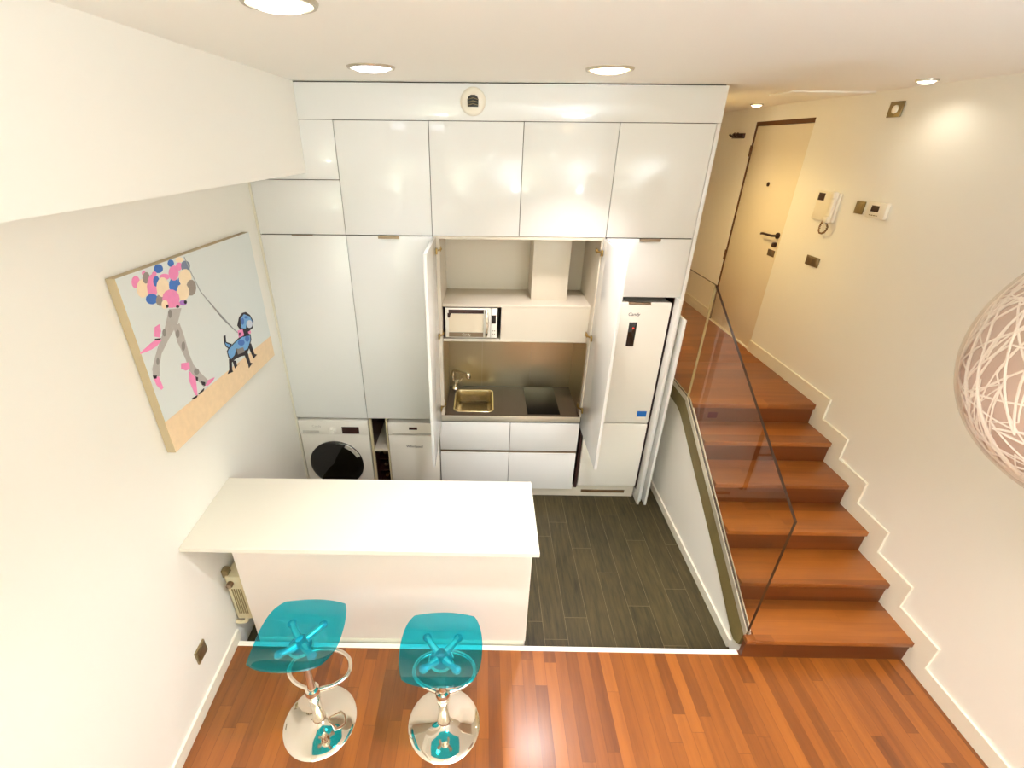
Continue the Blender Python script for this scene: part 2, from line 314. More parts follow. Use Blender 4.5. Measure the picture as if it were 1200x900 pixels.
PAINT=[('sand',[(-1.526,1.63),(-0.258,1.56),(-0.247,1.396),(-1.518,1.454)]),
('pink',[(-1.387,2.252),(-1.395,2.243),(-1.406,2.236),(-1.419,2.234),(-1.429,2.237),(-1.437,2.245),(-1.439,2.255),(-1.436,2.265),(-1.428,2.275),(-1.418,2.281),(-1.405,2.283),(-1.394,2.28),(-1.387,2.273),(-1.384,2.263)]),
('pink',[(-1.334,2.277),(-1.337,2.273),(-1.342,2.27),(-1.348,2.27),(-1.353,2.271),(-1.357,2.274),(-1.358,2.278),(-1.357,2.283),(-1.353,2.287),(-1.348,2.29),(-1.343,2.291),(-1.337,2.29),(-1.334,2.287),(-1.332,2.282)]),
('cream',[(-1.34,2.212),(-1.353,2.197),(-1.371,2.188),(-1.39,2.185),(-1.408,2.191),(-1.42,2.202),(-1.424,2.218),(-1.419,2.234),(-1.408,2.248),(-1.39,2.258),(-1.371,2.261),(-1.353,2.256),(-1.341,2.245),(-1.336,2.229)]),
('taupe',[(-1.316,2.252),(-1.323,2.243),(-1.334,2.237),(-1.346,2.235),(-1.356,2.237),(-1.363,2.244),(-1.365,2.254),(-1.362,2.264),(-1.355,2.273),(-1.344,2.279),(-1.333,2.281),(-1.322,2.279),(-1.315,2.272),(-1.313,2.263)]),
('cream',[(-1.374,2.2),(-1.38,2.193),(-1.389,2.188),(-1.399,2.186),(-1.408,2.189),(-1.414,2.195),(-1.415,2.203),(-1.413,2.212),(-1.407,2.219),(-1.398,2.224),(-1.388,2.226),(-1.38,2.223),(-1.374,2.217),(-1.372,2.209)]),
('pink',[(-1.28,2.204),(-1.294,2.183),(-1.314,2.169),(-1.333,2.164),(-1.349,2.169),(-1.358,2.182),(-1.359,2.202),(-1.352,2.224),(-1.337,2.243),(-1.319,2.258),(-1.299,2.263),(-1.283,2.259),(-1.273,2.246),(-1.272,2.226)]),
('blue',[(-1.258,2.222),(-1.265,2.213),(-1.275,2.207),(-1.286,2.205),(-1.296,2.208),(-1.302,2.214),(-1.304,2.223),(-1.301,2.233),(-1.295,2.242),(-1.285,2.248),(-1.274,2.25),(-1.264,2.247),(-1.258,2.241),(-1.255,2.232)]),
('blue',[(-1.307,2.153),(-1.316,2.145),(-1.331,2.141),(-1.349,2.141),(-1.366,2.147),(-1.379,2.156),(-1.385,2.166),(-1.384,2.176),(-1.376,2.184),(-1.361,2.188),(-1.344,2.188),(-1.327,2.183),(-1.313,2.174),(-1.306,2.163)]),
('blue',[(-1.206,2.266),(-1.213,2.259),(-1.225,2.255),(-1.24,2.255),(-1.254,2.258),(-1.265,2.265),(-1.27,2.273),(-1.269,2.281),(-1.262,2.288),(-1.25,2.293),(-1.236,2.293),(-1.222,2.29),(-1.21,2.283),(-1.205,2.275)]),
('pink',[(-1.262,2.256),(-1.266,2.251),(-1.273,2.249),(-1.28,2.248),(-1.287,2.25),(-1.292,2.254),(-1.294,2.258),(-1.293,2.263),(-1.289,2.268),(-1.283,2.27),(-1.276,2.271),(-1.269,2.269),(-1.264,2.266),(-1.261,2.261)]),
('pink',[(-1.176,2.221),(-1.182,2.216),(-1.195,2.214),(-1.211,2.215),(-1.227,2.22),(-1.24,2.226),(-1.247,2.233),(-1.248,2.239),(-1.242,2.244),(-1.229,2.246),(-1.214,2.245),(-1.198,2.241),(-1.184,2.235),(-1.176,2.227)]),
('taupe',[(-1.26,2.133),(-1.269,2.124),(-1.282,2.118),(-1.297,2.118),(-1.311,2.122),(-1.321,2.131),(-1.325,2.141),(-1.323,2.152),(-1.314,2.161),(-1.301,2.167),(-1.287,2.168),(-1.273,2.164),(-1.262,2.156),(-1.258,2.145)]),
('cream',[(-1.203,2.178),(-1.217,2.161),(-1.237,2.15),(-1.26,2.148),(-1.279,2.154),(-1.293,2.167),(-1.297,2.184),(-1.292,2.203),(-1.279,2.219),(-1.259,2.23),(-1.237,2.234),(-1.217,2.228),(-1.203,2.216),(-1.198,2.198)]),
('taupe',[(-1.145,2.134),(-1.152,2.127),(-1.161,2.122),(-1.172,2.12),(-1.181,2.123),(-1.187,2.129),(-1.189,2.138),(-1.187,2.146),(-1.181,2.154),(-1.172,2.159),(-1.161,2.16),(-1.152,2.158),(-1.145,2.152),(-1.143,2.143)]),
('blue',[(-1.128,2.169),(-1.138,2.156),(-1.154,2.148),(-1.171,2.147),(-1.186,2.151),(-1.197,2.161),(-1.201,2.174),(-1.197,2.188),(-1.187,2.2),(-1.172,2.208),(-1.155,2.21),(-1.14,2.206),(-1.129,2.196),(-1.124,2.183)]),
('blue',[(-1.112,2.27),(-1.118,2.264),(-1.127,2.261),(-1.138,2.26),(-1.149,2.262),(-1.157,2.268),(-1.161,2.274),(-1.16,2.281),(-1.154,2.287),(-1.145,2.291),(-1.134,2.292),(-1.123,2.289),(-1.115,2.284),(-1.111,2.277)]),
('pink',[(-1.097,2.219),(-1.109,2.206),(-1.125,2.198),(-1.144,2.195),(-1.161,2.2),(-1.173,2.21),(-1.178,2.224),(-1.174,2.238),(-1.163,2.251),(-1.147,2.26),(-1.128,2.263),(-1.111,2.259),(-1.099,2.249),(-1.094,2.235)]),
('pink',[(-1.054,2.242),(-1.06,2.235),(-1.071,2.23),(-1.083,2.229),(-1.094,2.232),(-1.103,2.238),(-1.106,2.245),(-1.105,2.253),(-1.099,2.26),(-1.088,2.265),(-1.076,2.266),(-1.065,2.263),(-1.056,2.258),(-1.052,2.25)]),
('slate',[(-0.987,2.228),(-0.996,2.218),(-1.012,2.213),(-1.029,2.212),(-1.046,2.216),(-1.059,2.224),(-1.065,2.235),(-1.063,2.246),(-1.054,2.255),(-1.04,2.261),(-1.022,2.262),(-1.005,2.258),(-0.992,2.25),(-0.985,2.239)]),
('cream',[(-1.028,2.268),(-1.034,2.264),(-1.045,2.262),(-1.06,2.263),(-1.075,2.266),(-1.087,2.271),(-1.094,2.277),(-1.094,2.283),(-1.088,2.287),(-1.077,2.289),(-1.063,2.289),(-1.048,2.285),(-1.036,2.28),(-1.028,2.274)]),
('blue',[(-1.082,2.173),(-1.089,2.165),(-1.099,2.159),(-1.11,2.157),(-1.119,2.16),(-1.126,2.166),(-1.128,2.175),(-1.125,2.185),(-1.118,2.194),(-1.108,2.199),(-1.098,2.201),(-1.088,2.199),(-1.081,2.192),(-1.079,2.183)]),
('cream',[(-1.002,2.172),(-1.017,2.156),(-1.039,2.146),(-1.065,2.144),(-1.088,2.15),(-1.105,2.164),(-1.112,2.181),(-1.108,2.199),(-1.094,2.215),(-1.073,2.225),(-1.048,2.227),(-1.024,2.222),(-1.006,2.209),(-0.999,2.191)]),
('taupe',[(-0.985,2.116),(-0.998,2.101),(-1.016,2.092),(-1.038,2.09),(-1.056,2.095),(-1.07,2.107),(-1.075,2.123),(-1.071,2.14),(-1.058,2.154),(-1.04,2.164),(-1.019,2.166),(-1.0,2.161),(-0.986,2.149),(-0.981,2.133)]),
('cream',[(-1.055,2.113),(-1.069,2.098),(-1.091,2.089),(-1.116,2.089),(-1.138,2.095),(-1.154,2.109),(-1.161,2.125),(-1.158,2.143),(-1.145,2.157),(-1.124,2.166),(-1.1,2.168),(-1.077,2.161),(-1.06,2.149),(-1.052,2.131)]),
('pink',[(-1.149,2.107),(-1.165,2.091),(-1.191,2.083),(-1.221,2.084),(-1.249,2.093),(-1.269,2.108),(-1.279,2.127),(-1.276,2.145),(-1.262,2.16),(-1.238,2.169),(-1.209,2.169),(-1.18,2.161),(-1.158,2.146),(-1.147,2.127)]),
('cream',[(-1.249,2.11),(-1.256,2.103),(-1.266,2.098),(-1.276,2.097),(-1.286,2.101),(-1.293,2.107),(-1.296,2.115),(-1.294,2.124),(-1.288,2.131),(-1.278,2.136),(-1.267,2.136),(-1.257,2.133),(-1.25,2.127),(-1.247,2.119)]),
('pink',[(-1.154,2.08),(-1.161,2.075),(-1.174,2.074),(-1.19,2.076),(-1.207,2.081),(-1.221,2.089),(-1.228,2.097),(-1.229,2.103),(-1.222,2.108),(-1.21,2.109),(-1.194,2.107),(-1.177,2.102),(-1.163,2.095),(-1.154,2.087)]),
('lilac',[(-1.1,2.071),(-1.106,2.067),(-1.116,2.065),(-1.129,2.066),(-1.142,2.071),(-1.152,2.076),(-1.158,2.083),(-1.158,2.089),(-1.153,2.093),(-1.143,2.095),(-1.13,2.093),(-1.117,2.09),(-1.107,2.084),(-1.101,2.077)]),
('black',[(-1.248,2.1),(-1.251,2.097),(-1.255,2.096),(-1.26,2.096),(-1.265,2.097),(-1.268,2.1),(-1.27,2.104),(-1.269,2.107),(-1.267,2.11),(-1.262,2.111),(-1.257,2.111),(-1.253,2.11),(-1.249,2.107),(-1.247,2.104)]),
('black',[(-1.099,2.074),(-1.102,2.071),(-1.107,2.069),(-1.113,2.069),(-1.118,2.071),(-1.122,2.074),(-1.124,2.078),(-1.123,2.082),(-1.12,2.085),(-1.115,2.087),(-1.11,2.087),(-1.104,2.085),(-1.1,2.082),(-1.098,2.078)]),
('black',[(-1.17,2.073),(-1.172,2.071),(-1.177,2.07),(-1.183,2.071),(-1.189,2.073),(-1.193,2.076),(-1.196,2.079),(-1.196,2.082),(-1.193,2.084),(-1.188,2.085),(-1.183,2.084),(-1.177,2.082),(-1.172,2.079),(-1.17,2.076)]),
('grey',[(-1.257,2.0),(-1.206,2.001),(-1.2,1.929),(-1.203,1.838),(-1.192,1.77),(-1.156,1.71),(-1.11,1.642),(-1.16,1.627),(-1.198,1.686),(-1.236,1.759),(-1.241,1.834),(-1.263,1.924)]),
('grey',[(-1.251,2.087),(-1.157,2.062),(-1.22,2.006),(-1.316,1.965),(-1.4,1.923),(-1.436,1.883),(-1.46,1.837),(-1.499,1.856),(-1.488,1.888),(-1.44,1.932),(-1.402,1.962),(-1.317,2.022)]),
('dgrey',[(-1.23,1.956),(-1.235,1.948),(-1.243,1.944),(-1.25,1.942),(-1.256,1.945),(-1.26,1.95),(-1.261,1.958),(-1.258,1.966),(-1.253,1.974),(-1.245,1.978),(-1.238,1.98),(-1.232,1.977),(-1.228,1.972),(-1.227,1.964)]),
('dgrey',[(-1.215,1.885),(-1.221,1.876),(-1.229,1.871),(-1.237,1.869),(-1.243,1.872),(-1.247,1.878),(-1.247,1.887),(-1.244,1.897),(-1.238,1.905),(-1.23,1.91),(-1.222,1.912),(-1.216,1.91),(-1.212,1.903),(-1.212,1.894)]),
('dgrey',[(-1.241,2.061),(-1.247,2.054),(-1.254,2.049),(-1.261,2.047),(-1.267,2.049),(-1.271,2.055),(-1.271,2.062),(-1.268,2.07),(-1.263,2.077),(-1.256,2.082),(-1.249,2.083),(-1.243,2.081),(-1.239,2.076),(-1.239,2.069)]),
('dgrey',[(-1.324,1.997),(-1.329,1.99),(-1.335,1.986),(-1.341,1.985),(-1.347,1.987),(-1.35,1.992),(-1.35,1.998),(-1.348,2.005),(-1.343,2.012),(-1.337,2.016),(-1.331,2.017),(-1.325,2.015),(-1.322,2.01),(-1.322,2.004)]),
('dgrey',[(-1.43,1.899),(-1.435,1.893),(-1.44,1.889),(-1.446,1.888),(-1.45,1.89),(-1.452,1.894),(-1.452,1.901),(-1.45,1.908),(-1.445,1.914),(-1.44,1.918),(-1.434,1.919),(-1.43,1.917),(-1.428,1.913),(-1.428,1.906)]),
('dgrey',[(-1.164,1.719),(-1.169,1.714),(-1.178,1.712),(-1.188,1.713),(-1.197,1.718),(-1.205,1.725),(-1.208,1.733),(-1.207,1.74),(-1.202,1.745),(-1.193,1.747),(-1.183,1.745),(-1.173,1.741),(-1.166,1.734),(-1.163,1.726)]),
('pink',[(-1.525,1.982),(-1.444,1.993),(-1.385,1.994),(-1.371,1.977),(-1.414,1.967),(-1.457,1.967),(-1.527,1.977)]),
('pink',[(-1.386,2.047),(-1.35,2.048),(-1.355,2.017),(-1.378,1.994),(-1.409,2.011)]),
('pink',[(-1.499,1.847),(-1.466,1.84),(-1.461,1.779),(-1.477,1.777),(-1.496,1.811)]),
('black',[(-1.499,1.86),(-1.476,1.849),(-1.485,1.838),(-1.5,1.845)]),
('black',[(-1.411,2.001),(-1.37,1.988),(-1.383,1.983),(-1.408,1.992)]),
('pink',[(-1.283,1.822),(-1.223,1.8),(-1.231,1.767),(-1.265,1.773),(-1.296,1.798)]),
('pink',[(-1.243,1.762),(-1.209,1.703),(-1.235,1.617),(-1.25,1.625),(-1.263,1.708)]),
('pink',[(-1.149,1.628),(-1.11,1.642),(-1.043,1.626),(-1.07,1.616),(-1.124,1.617)]),
('black',[(-1.177,1.67),(-1.14,1.646),(-1.149,1.628),(-1.171,1.644)]),
('black',[(-1.205,1.711),(-1.187,1.697),(-1.201,1.682),(-1.209,1.692)]),
('black',[(-1.287,1.626),(-1.234,1.618),(-1.248,1.61),(-1.282,1.619)]),
('black',[(-1.224,1.619),(-1.163,1.621),(-1.174,1.611),(-1.216,1.613)]),
('line',[(-1.018,2.279),(-0.997,2.199),(-0.958,2.089),(-0.82,1.901),(-0.828,1.904),(-0.681,1.751),(-0.675,1.752),(-0.823,1.904),(-0.815,1.902),(-0.954,2.09),(-0.993,2.2),(-1.014,2.28)]),
('black',[(-0.85,1.65),(-0.825,1.631),(-0.846,1.58),(-0.842,1.564),(-0.905,1.58),(-0.875,1.593)]),
('black',[(-0.815,1.626),(-0.778,1.609),(-0.781,1.575),(-0.747,1.578),(-0.811,1.572)]),
('black',[(-0.66,1.602),(-0.615,1.592),(-0.611,1.52),(-0.587,1.505),(-0.645,1.496),(-0.642,1.521)]),
('black',[(-0.586,1.626),(-0.544,1.627),(-0.532,1.547),(-0.498,1.527),(-0.555,1.524),(-0.563,1.551)]),
('black',[(-0.843,1.794),(-0.823,1.79),(-0.835,1.754),(-0.779,1.718),(-0.821,1.704),(-0.85,1.731),(-0.854,1.766)]),
('sky',[(-0.848,1.759),(-0.839,1.747),(-0.796,1.719),(-0.822,1.713),(-0.845,1.735)]),
('black',[(-0.828,1.709),(-0.716,1.715),(-0.658,1.718),(-0.524,1.684),(-0.528,1.649),(-0.586,1.607),(-0.644,1.586),(-0.716,1.609),(-0.784,1.621),(-0.83,1.62),(-0.851,1.664),(-0.849,1.701)]),
('sky',[(-0.827,1.704),(-0.718,1.711),(-0.634,1.707),(-0.534,1.677),(-0.542,1.65),(-0.603,1.614),(-0.65,1.621),(-0.739,1.672),(-0.781,1.646),(-0.828,1.641),(-0.845,1.666),(-0.845,1.695)]),
('dgrey',[(-0.741,1.668),(-0.657,1.646),(-0.651,1.612),(-0.741,1.633)]),
('blue',[(-0.625,1.665),(-0.633,1.659),(-0.648,1.657),(-0.667,1.661),(-0.685,1.668),(-0.7,1.679),(-0.708,1.689),(-0.708,1.698),(-0.7,1.704),(-0.686,1.706),(-0.667,1.702),(-0.649,1.695),(-0.634,1.685),(-0.625,1.674)]),
('blue',[(-0.554,1.663),(-0.561,1.657),(-0.572,1.653),(-0.585,1.654),(-0.597,1.659),(-0.606,1.667),(-0.61,1.676),(-0.608,1.685),(-0.601,1.692),(-0.591,1.695),(-0.578,1.694),(-0.566,1.689),(-0.557,1.682),(-0.552,1.672)]),
('black',[(-0.615,1.828),(-0.564,1.839),(-0.519,1.83),(-0.472,1.794),(-0.445,1.744),(-0.476,1.707),(-0.533,1.707),(-0.618,1.72),(-0.643,1.764),(-0.66,1.792)]),
('sky',[(-0.606,1.816),(-0.551,1.827),(-0.48,1.787),(-0.462,1.748),(-0.497,1.736),(-0.54,1.771),(-0.569,1.737),(-0.625,1.762)]),
('blue',[(-0.569,1.786),(-0.575,1.778),(-0.584,1.773),(-0.594,1.772),(-0.603,1.776),(-0.609,1.782),(-0.611,1.791),(-0.609,1.8),(-0.602,1.807),(-0.593,1.812),(-0.584,1.813),(-0.575,1.81),(-0.569,1.803),(-0.567,1.795)]),
('blue',[(-0.507,1.791),(-0.512,1.788),(-0.52,1.788),(-0.53,1.79),(-0.541,1.794),(-0.55,1.798),(-0.555,1.803),(-0.555,1.807),(-0.551,1.81),(-0.543,1.81),(-0.533,1.808),(-0.522,1.804),(-0.513,1.8),(-0.508,1.795)]),
('white',[(-0.467,1.731),(-0.476,1.723),(-0.492,1.719),(-0.511,1.721),(-0.529,1.727),(-0.542,1.737),(-0.549,1.749),(-0.548,1.76),(-0.539,1.769),(-0.524,1.773),(-0.505,1.771),(-0.487,1.765),(-0.473,1.755),(-0.466,1.743)]),
('black',[(-0.614,1.745),(-0.524,1.725),(-0.544,1.687),(-0.623,1.702)]),
('pink',[(-0.672,1.762),(-0.612,1.749),(-0.61,1.708),(-0.673,1.718)]),
('pink',[(-0.552,1.711),(-0.514,1.703),(-0.517,1.686),(-0.549,1.695)]),
('black',[(-0.666,1.747),(-0.646,1.741),(-0.659,1.723),(-0.674,1.731)])]
# lamp colours and powers; last four downlights and both uplighters are added fill
EXPOSURE = 0.10
LENS = [(6.2, 6.4, 7.2), (5.4, 4.3, 2.7), (4.2, 3.8, 3.2), (10.0, 8.6, 6.4), (3.6, 3.3, 2.7), (31, 28, 24.5), (10.8, 9.9, 8.8), (23, 20.5, 17), (18, 14.6, 9)]
BEAM = [(20, 21, 25), (146, 134, 132), (5, 4.5, 4), (3, 2.6, 2), (4, 3.8, 3.2), (275, 268, 280), (11.5, 10.3, 8.9), (55, 50, 44), (70, 51, 20)]
UP = [(390, 475, 580), (125, 148, 128)]
# ------------------------------------------------------------------ dimensions (metres; X right, Y into the picture, Z up)
ZT = 3.123          # ceiling
ZK = -.115          # sunken kitchen floor
XR = 3.57           # right wall
YB = -5.6           # rear wall behind the viewpoint
WL = lambda y: -.615 - .039 * y          # left wall runs very slightly out of square
H, T, Y1 = .1687, .2786, -1.552          # stair riser, tread, first nosing
XS = 2.592          # left end of the flight
LZ = 6 * H          # landing level
YF = 3.3            # far end of the landing

# ------------------------------------------------------------------ the room
g = G().box(-.75, 3.75, YB - .1, -1.499, -.14, 0)
struct('floor', g, 'wood')
struct('floor_kitchen', G().box(-.75, 2.66, -1.499, .75, ZK - .05, ZK), 'tile')
struct('ceiling', G().box(-.8, 3.8, YB - .1, YF + .1, ZT, ZT + .1), 'ceil')
g = G().poly([(WL(YB) - .12, YB), (WL(YB), YB), (WL(.62), .62), (WL(.62) - .12, .62)], 'Z', -.2, ZT + .05)
struct('wall_left', g, 'wall')
g = G(); d0, d1, dz = .938, 1.856, 3.0
g.box(XR, XR + .15, YB, d0, -.2, ZT + .05); g.box(XR, XR + .15, d1, YF, -.2, ZT + .05)
g.box(XR, XR + .15, d0, d1, dz, ZT + .05); g.box(XR, XR + .15, d0, d1, -.2, LZ - .002)
struct('wall_right', g, 'wall')
struct('wall_rear', G().box(-.8, 3.75, YB - .12, YB, -.2, ZT + .05), 'wall')
struct('wall_back', G().box(-.8, 2.45, .63, .75, -.2, ZT + .05), 'wall')
g = G().box(2.35, 2.45, .751, YF, -.2, ZT + .05); struct('wall_hall', g, 'wall')
struct('wall_end', G().box(2.35, 3.75, YF, YF + .12, -.2, ZT + .05), 'wall')
# knee wall between kitchen and stairs: its top follows the flight
g = G().poly([(-1.50, ZK - .05), (.629, ZK - .05), (.629, 1.0), (-.10, 1.0), (-1.50, .14)], 'X', 2.592, 2.622)
struct('wall_stair', g, 'wall')
# bulkhead along the left wall under the ceiling
g = G().poly([(WL(YB) , YB), (-.215, YB), (-.215, -.002), (WL(0), -.002)], 'Z', 2.612, ZT)
struct('ceiling_beam', g, 'wall')
# skirtings
g = G().poly([(WL(YB), YB), (WL(YB) + .013, YB), (WL(-1.47) + .013, -1.47), (WL(-1.47), -1.47)], 'Z', 0, .078)
struct('baseboard_left', g, 'skirt')
pts = [(YB, .001), (Y1 + .012, .001)]
for k in range(1, 7):
    pts += [(Y1 + (k - 1) * T + .012, k * H), (Y1 + k * T + .012, k * H)] if k < 6 else [(Y1 + 5 * T + .012, LZ), (d0, LZ)]
top = []
for k in range(6, 0, -1):
    yk = Y1 + (k - 1) * T - .107
    top += [(yk, k * H + .105), (yk, (k - 1) * H + .105)]
pts += [(d0, LZ + .105)] + top + [(YB, .105)]
g = G(); bmx = g.poly(pts, 'X', XR - .014, XR)
struct('baseboard_right', g, 'skirt')
struct('baseboard_hall', G().box(XR - .014, XR, d1 + .0, YF, LZ, LZ + .105), 'skirt')
struct('baseboard_stair', G().box(2.578, 2.592, -1.40, .5, ZK, ZK + .07), 'skirt')
g = G().box(WL(-1.51) + .002, 2.566, -1.527, -1.497, -.02, .003, .001)
struct('trim_1', g, 'strip')
struct('trim_2', G().box(WL(0) + .001, -.600, .004, .03, ZK, 2.60), 'skirt')

# entrance door in the right wall, up on the landing
d = thing('door_1', 'cream painted entrance door with lever handle at the top of the stairs', 'door', (XR + .03, (d0 + d1) / 2, LZ), kind='structure')
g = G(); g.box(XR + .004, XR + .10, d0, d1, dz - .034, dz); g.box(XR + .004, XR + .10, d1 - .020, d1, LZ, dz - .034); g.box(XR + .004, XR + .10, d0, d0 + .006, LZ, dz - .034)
obj('door_gap_shade', g, 'shade_hinge', d)  # dark strips painted for the shaded gap around the leaf
leaf = obj('door_leaf', G().box(XR + .012, XR + .055, d0 + .006, d1 - .020, LZ + .004, dz - .036, .002), 'doorp', d)
hz = 2.085
g = G().cyl((XR + .014, 1.005, hz), (XR - .002, 1.005, hz), .026); g.tube(smooth_path([(XR, 1.005, hz), (XR - .035, 1.005, hz), (XR - .042, 1.04, hz - .002), (XR - .042, 1.16, hz - .005), (XR - .036, 1.20, hz - .012)], 6), .010)
obj('door_handle', g, 'brownblack', d)
obj('lock_cylinder', G().cyl((XR + .014, 1.008, 2.005), (XR - .014, 1.008, 2.005), .02), 'brownblack', d)
obj('lock_plate', G().box(XR + .006, XR + .013, .985, 1.09, 1.90, 1.955, .002), 'satin', d)
obj('peephole', G().cyl((XR + .014, 1.385, 2.481), (XR + .004, 1.385, 2.481), .018), 'brownblack', d)
g = G()
for z in (2.75, 1.75): g.cyl((XR + .004, d1 - .006, z - .05), (XR + .004, d1 - .006, z + .05), .012)
obj('hinge', g, 'shade_hinge', d)
obj('threshold', G().box(XR - .002, XR + .09, d0, d1, LZ - .002, LZ + .012), 'strip', d)

# stairs
st = thing('staircase', 'reddish wooden staircase of six steps climbing to the entrance landing', 'stairs', (3.08, -.7, 0), kind='structure')
for k in range(1, 6):
    y = Y1 + (k - 1) * T
    g = G().box(XS + .03 if k > 1 else XS + .03, XR, y, y + T + .02, k * H - .036, k * H, .003)
    if k == 1: g.box(2.566, XS + .03, y, y + .045, k * H - .036, k * H, .003)
    obj('tread', g, 'tread', st)
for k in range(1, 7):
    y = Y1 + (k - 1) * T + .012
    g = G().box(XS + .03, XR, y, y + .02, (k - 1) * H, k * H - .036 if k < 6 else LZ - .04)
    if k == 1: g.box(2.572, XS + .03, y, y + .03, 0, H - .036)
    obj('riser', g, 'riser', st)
g = G().box(XS + .01, XR, Y1 + 5 * T, .63, LZ - .04, LZ, .003); g.box(2.45, XR, .63, YF, LZ - .04, LZ)
obj('landing', g, 'tread', st)
g = G().poly([(-1.50, .166), (-1.26, .322), (-.668, .674), (-.105, 1.018), (.262, 1.018), (.60, 1.018), (.60, .885), (.10, .885), (.029, .882), (-.048, .862), (-.163, .80), (-.53, .579), (-1.055, .265), (-1.40, .03), (-1.44, .02), (-1.491, .046)], 'X', 2.570, 2.590)
obj('stringer', g, 'stringer', st)

# glass balustrade, edge on the stringer
gb = thing('glass_balustrade', 'frameless clear glass balustrade with dark edges along the open side of the stairs', 'balustrade', (2.58, -.7, .6))
sl = (1.006 - .215) / (-.10 + 1.503)
lo = [(-1.508, .196), (-.102, 1.026)]; hi = [(-1.518, 1.078), (-.112, 1.930)]
g = G().poly([lo[0], lo[1], hi[1], hi[0]], 'X', 2.574, 2.590, 0, [1, 2, 1, 1])
obj('glass_panel', g, ['glass', 'glassedge', 'glassjoint'], gb)
g = G().poly([(-.096, 1.030), (.62, 1.030), (.62, 1.930), (-.107, 1.930)], 'X', 2.574, 2.590, 0, [1, 1, 1, 2])
obj('glass_panel', g, ['glass', 'glassedge', 'glassjoint'], gb)
for a, b in ((2.5685, 2.5735), (2.5905, 2.5955)):
    g = G().poly([(-1.512, .150), (-.10, .992), (-.10, 1.040), (-1.512, .204)], 'X', a, b)
    g.box(a, b, -.10, .60, 1.00, 1.036)
    obj('clamp_rail', g, 'alu', gb)

# ceiling lamps: a shallow lens that glows, with the lamp's beam thrown downwards
def downlight(x, y, r, label, lens, beam, group, z=ZT, cone=112):
    """lens = (r, g, b) radiance of the lens, beam = (r, g, b) watts of the beam"""
    t = thing('ceiling_downlight', label, 'ceiling light', (x, y, z), group)
    obj('lamp_ring', G().lathe([(r, -.001), (r * 1.02, -.010), (r * 1.13, -.010), (r * 1.17, -.004), (r * 1.18, 0)], (x, y, z)), 'ring', t)
    s = max(lens); obj('diffuser', G().lathe([(0.0001, -.024), (r * .4, -.0225), (r * .7, -.018), (r * .92, -.009), (r, -.001)], (x, y, z)), emit_mat('lamp_light', tuple(c / s for c in lens) + (1,), s), t)
    s = max(beam)
    if s > 0:
        la = bpy.data.lights.new('lamp_beam', 'SPOT'); la.energy = s; la.color = tuple(c / s for c in beam); la.spot_size = math.radians(cone); la.spot_blend = .7; la.shadow_soft_size = r * .8
        lo = bpy.data.objects.new('lamp_beam', la); COL.objects.link(lo); lo.parent = t; lo.location = (0, 0, -.030)
    return t
dl = 'recessed ceiling downlights'
downlight(.395, -.610, .100, 'large round cool white ceiling downlight nearer the left bulkhead', LENS[0], BEAM[0], dl, cone=100)
downlight(1.560, -.618, .100, 'large round warm white ceiling downlight, right of the two before the kitchen cabinets', LENS[1], BEAM[1], dl, cone=100)
downlight(.41, -1.80, .085, 'round ceiling downlight cut by the top edge of the photo', LENS[2], BEAM[2], dl)
downlight(3.35, 1.49, .045, 'small ceiling spot over the entrance landing by the door', LENS[3], BEAM[3], dl, cone=80)
downlight(3.356, -.304, .045, 'small ceiling spot close to the right wall above the stairs', LENS[4], BEAM[4], dl, cone=160)
downlight(2.66, 1.05, .09, 'added unseen fill downlight over the hall, behind the kitchen cabinets', LENS[8], BEAM[8], dl, cone=150)  # lamp added to brighten the right wall, door and hall
# unseen fill lamps added to brighten the room, above and around the viewpoint
for i, (x, y) in enumerate(((1.35, -2.5), (.9, -3.3), (2.6, -3.3))):
    downlight(x, y, .10, 'added unseen fill downlight in the ceiling around the viewpoint', LENS[5 + i], BEAM[5 + i], dl)
def uplighter(x, y, label, p):  # unseen uplighters added to brighten the ceiling and room
    t = thing('added_uplighter', label, 'added fill lamp', (x, y, 0), 'added fill uplighters behind the viewpoint')
    obj('base', G().lathe([(.0001, .025), (.12, .022), (.14, .01), (.14, 0)], (x, y, 0)), 'ring', t)
    obj('pole', G().cyl((x, y, .02), (x, y, 1.78), .014), 'ring', t)
    obj('bowl', G().lathe([(.014, 1.76), (.10, 1.80), (.19, 1.88), (.20, 1.90), (.185, 1.89), (.10, 1.815), (.0001, 1.80)], (x, y, 0)), 'ring', t)
    obj('light_disc', G().lathe([(.0001, 1.885), (.178, 1.885)], (x, y, 0)), emit_mat('fill_light', tuple(c / max(p) for c in p) + (1,), max(p)), t)
uplighter(3.15, -4.9, 'added unseen fill uplighter behind the viewpoint, at the right wall', UP[0])
uplighter(.0, -4.9, 'added unseen fill uplighter behind the viewpoint, at the left wall', UP[1])
g2 = thing('ceiling_access_panel', 'thin flush white access panel in the ceiling in front of the entrance door', 'hatch', (3.3, .5, ZT))
obj('panel', G().box(2.99, 3.55, .33, .62, ZT - .008, ZT, .001), 'ceil', g2)

# ------------------------------------------------------------------ kitchen wall units
GP = .0022
def front(x0, x1, z0, z1, y0=0.0, y1=.020): return G().box(x0 + GP, x1 - GP, y0, y1, z0 + GP, z1 - GP, .0012)
def carcass(g, x0, x1, z0, z1, y0=.024, y1=.60): return g.box(x0 + .0005, x1 - .0005, y0, y1, z0 + .0005, z1 - .0005)
def tab(x, z, w=.146, h=.020):
    return G().box(x - w / 2, x + w / 2, -.010, .018, z - .0022, z + .0002).box(x - w / 2, x + w / 2, -.012, -.0095, z - h, z + .0002)

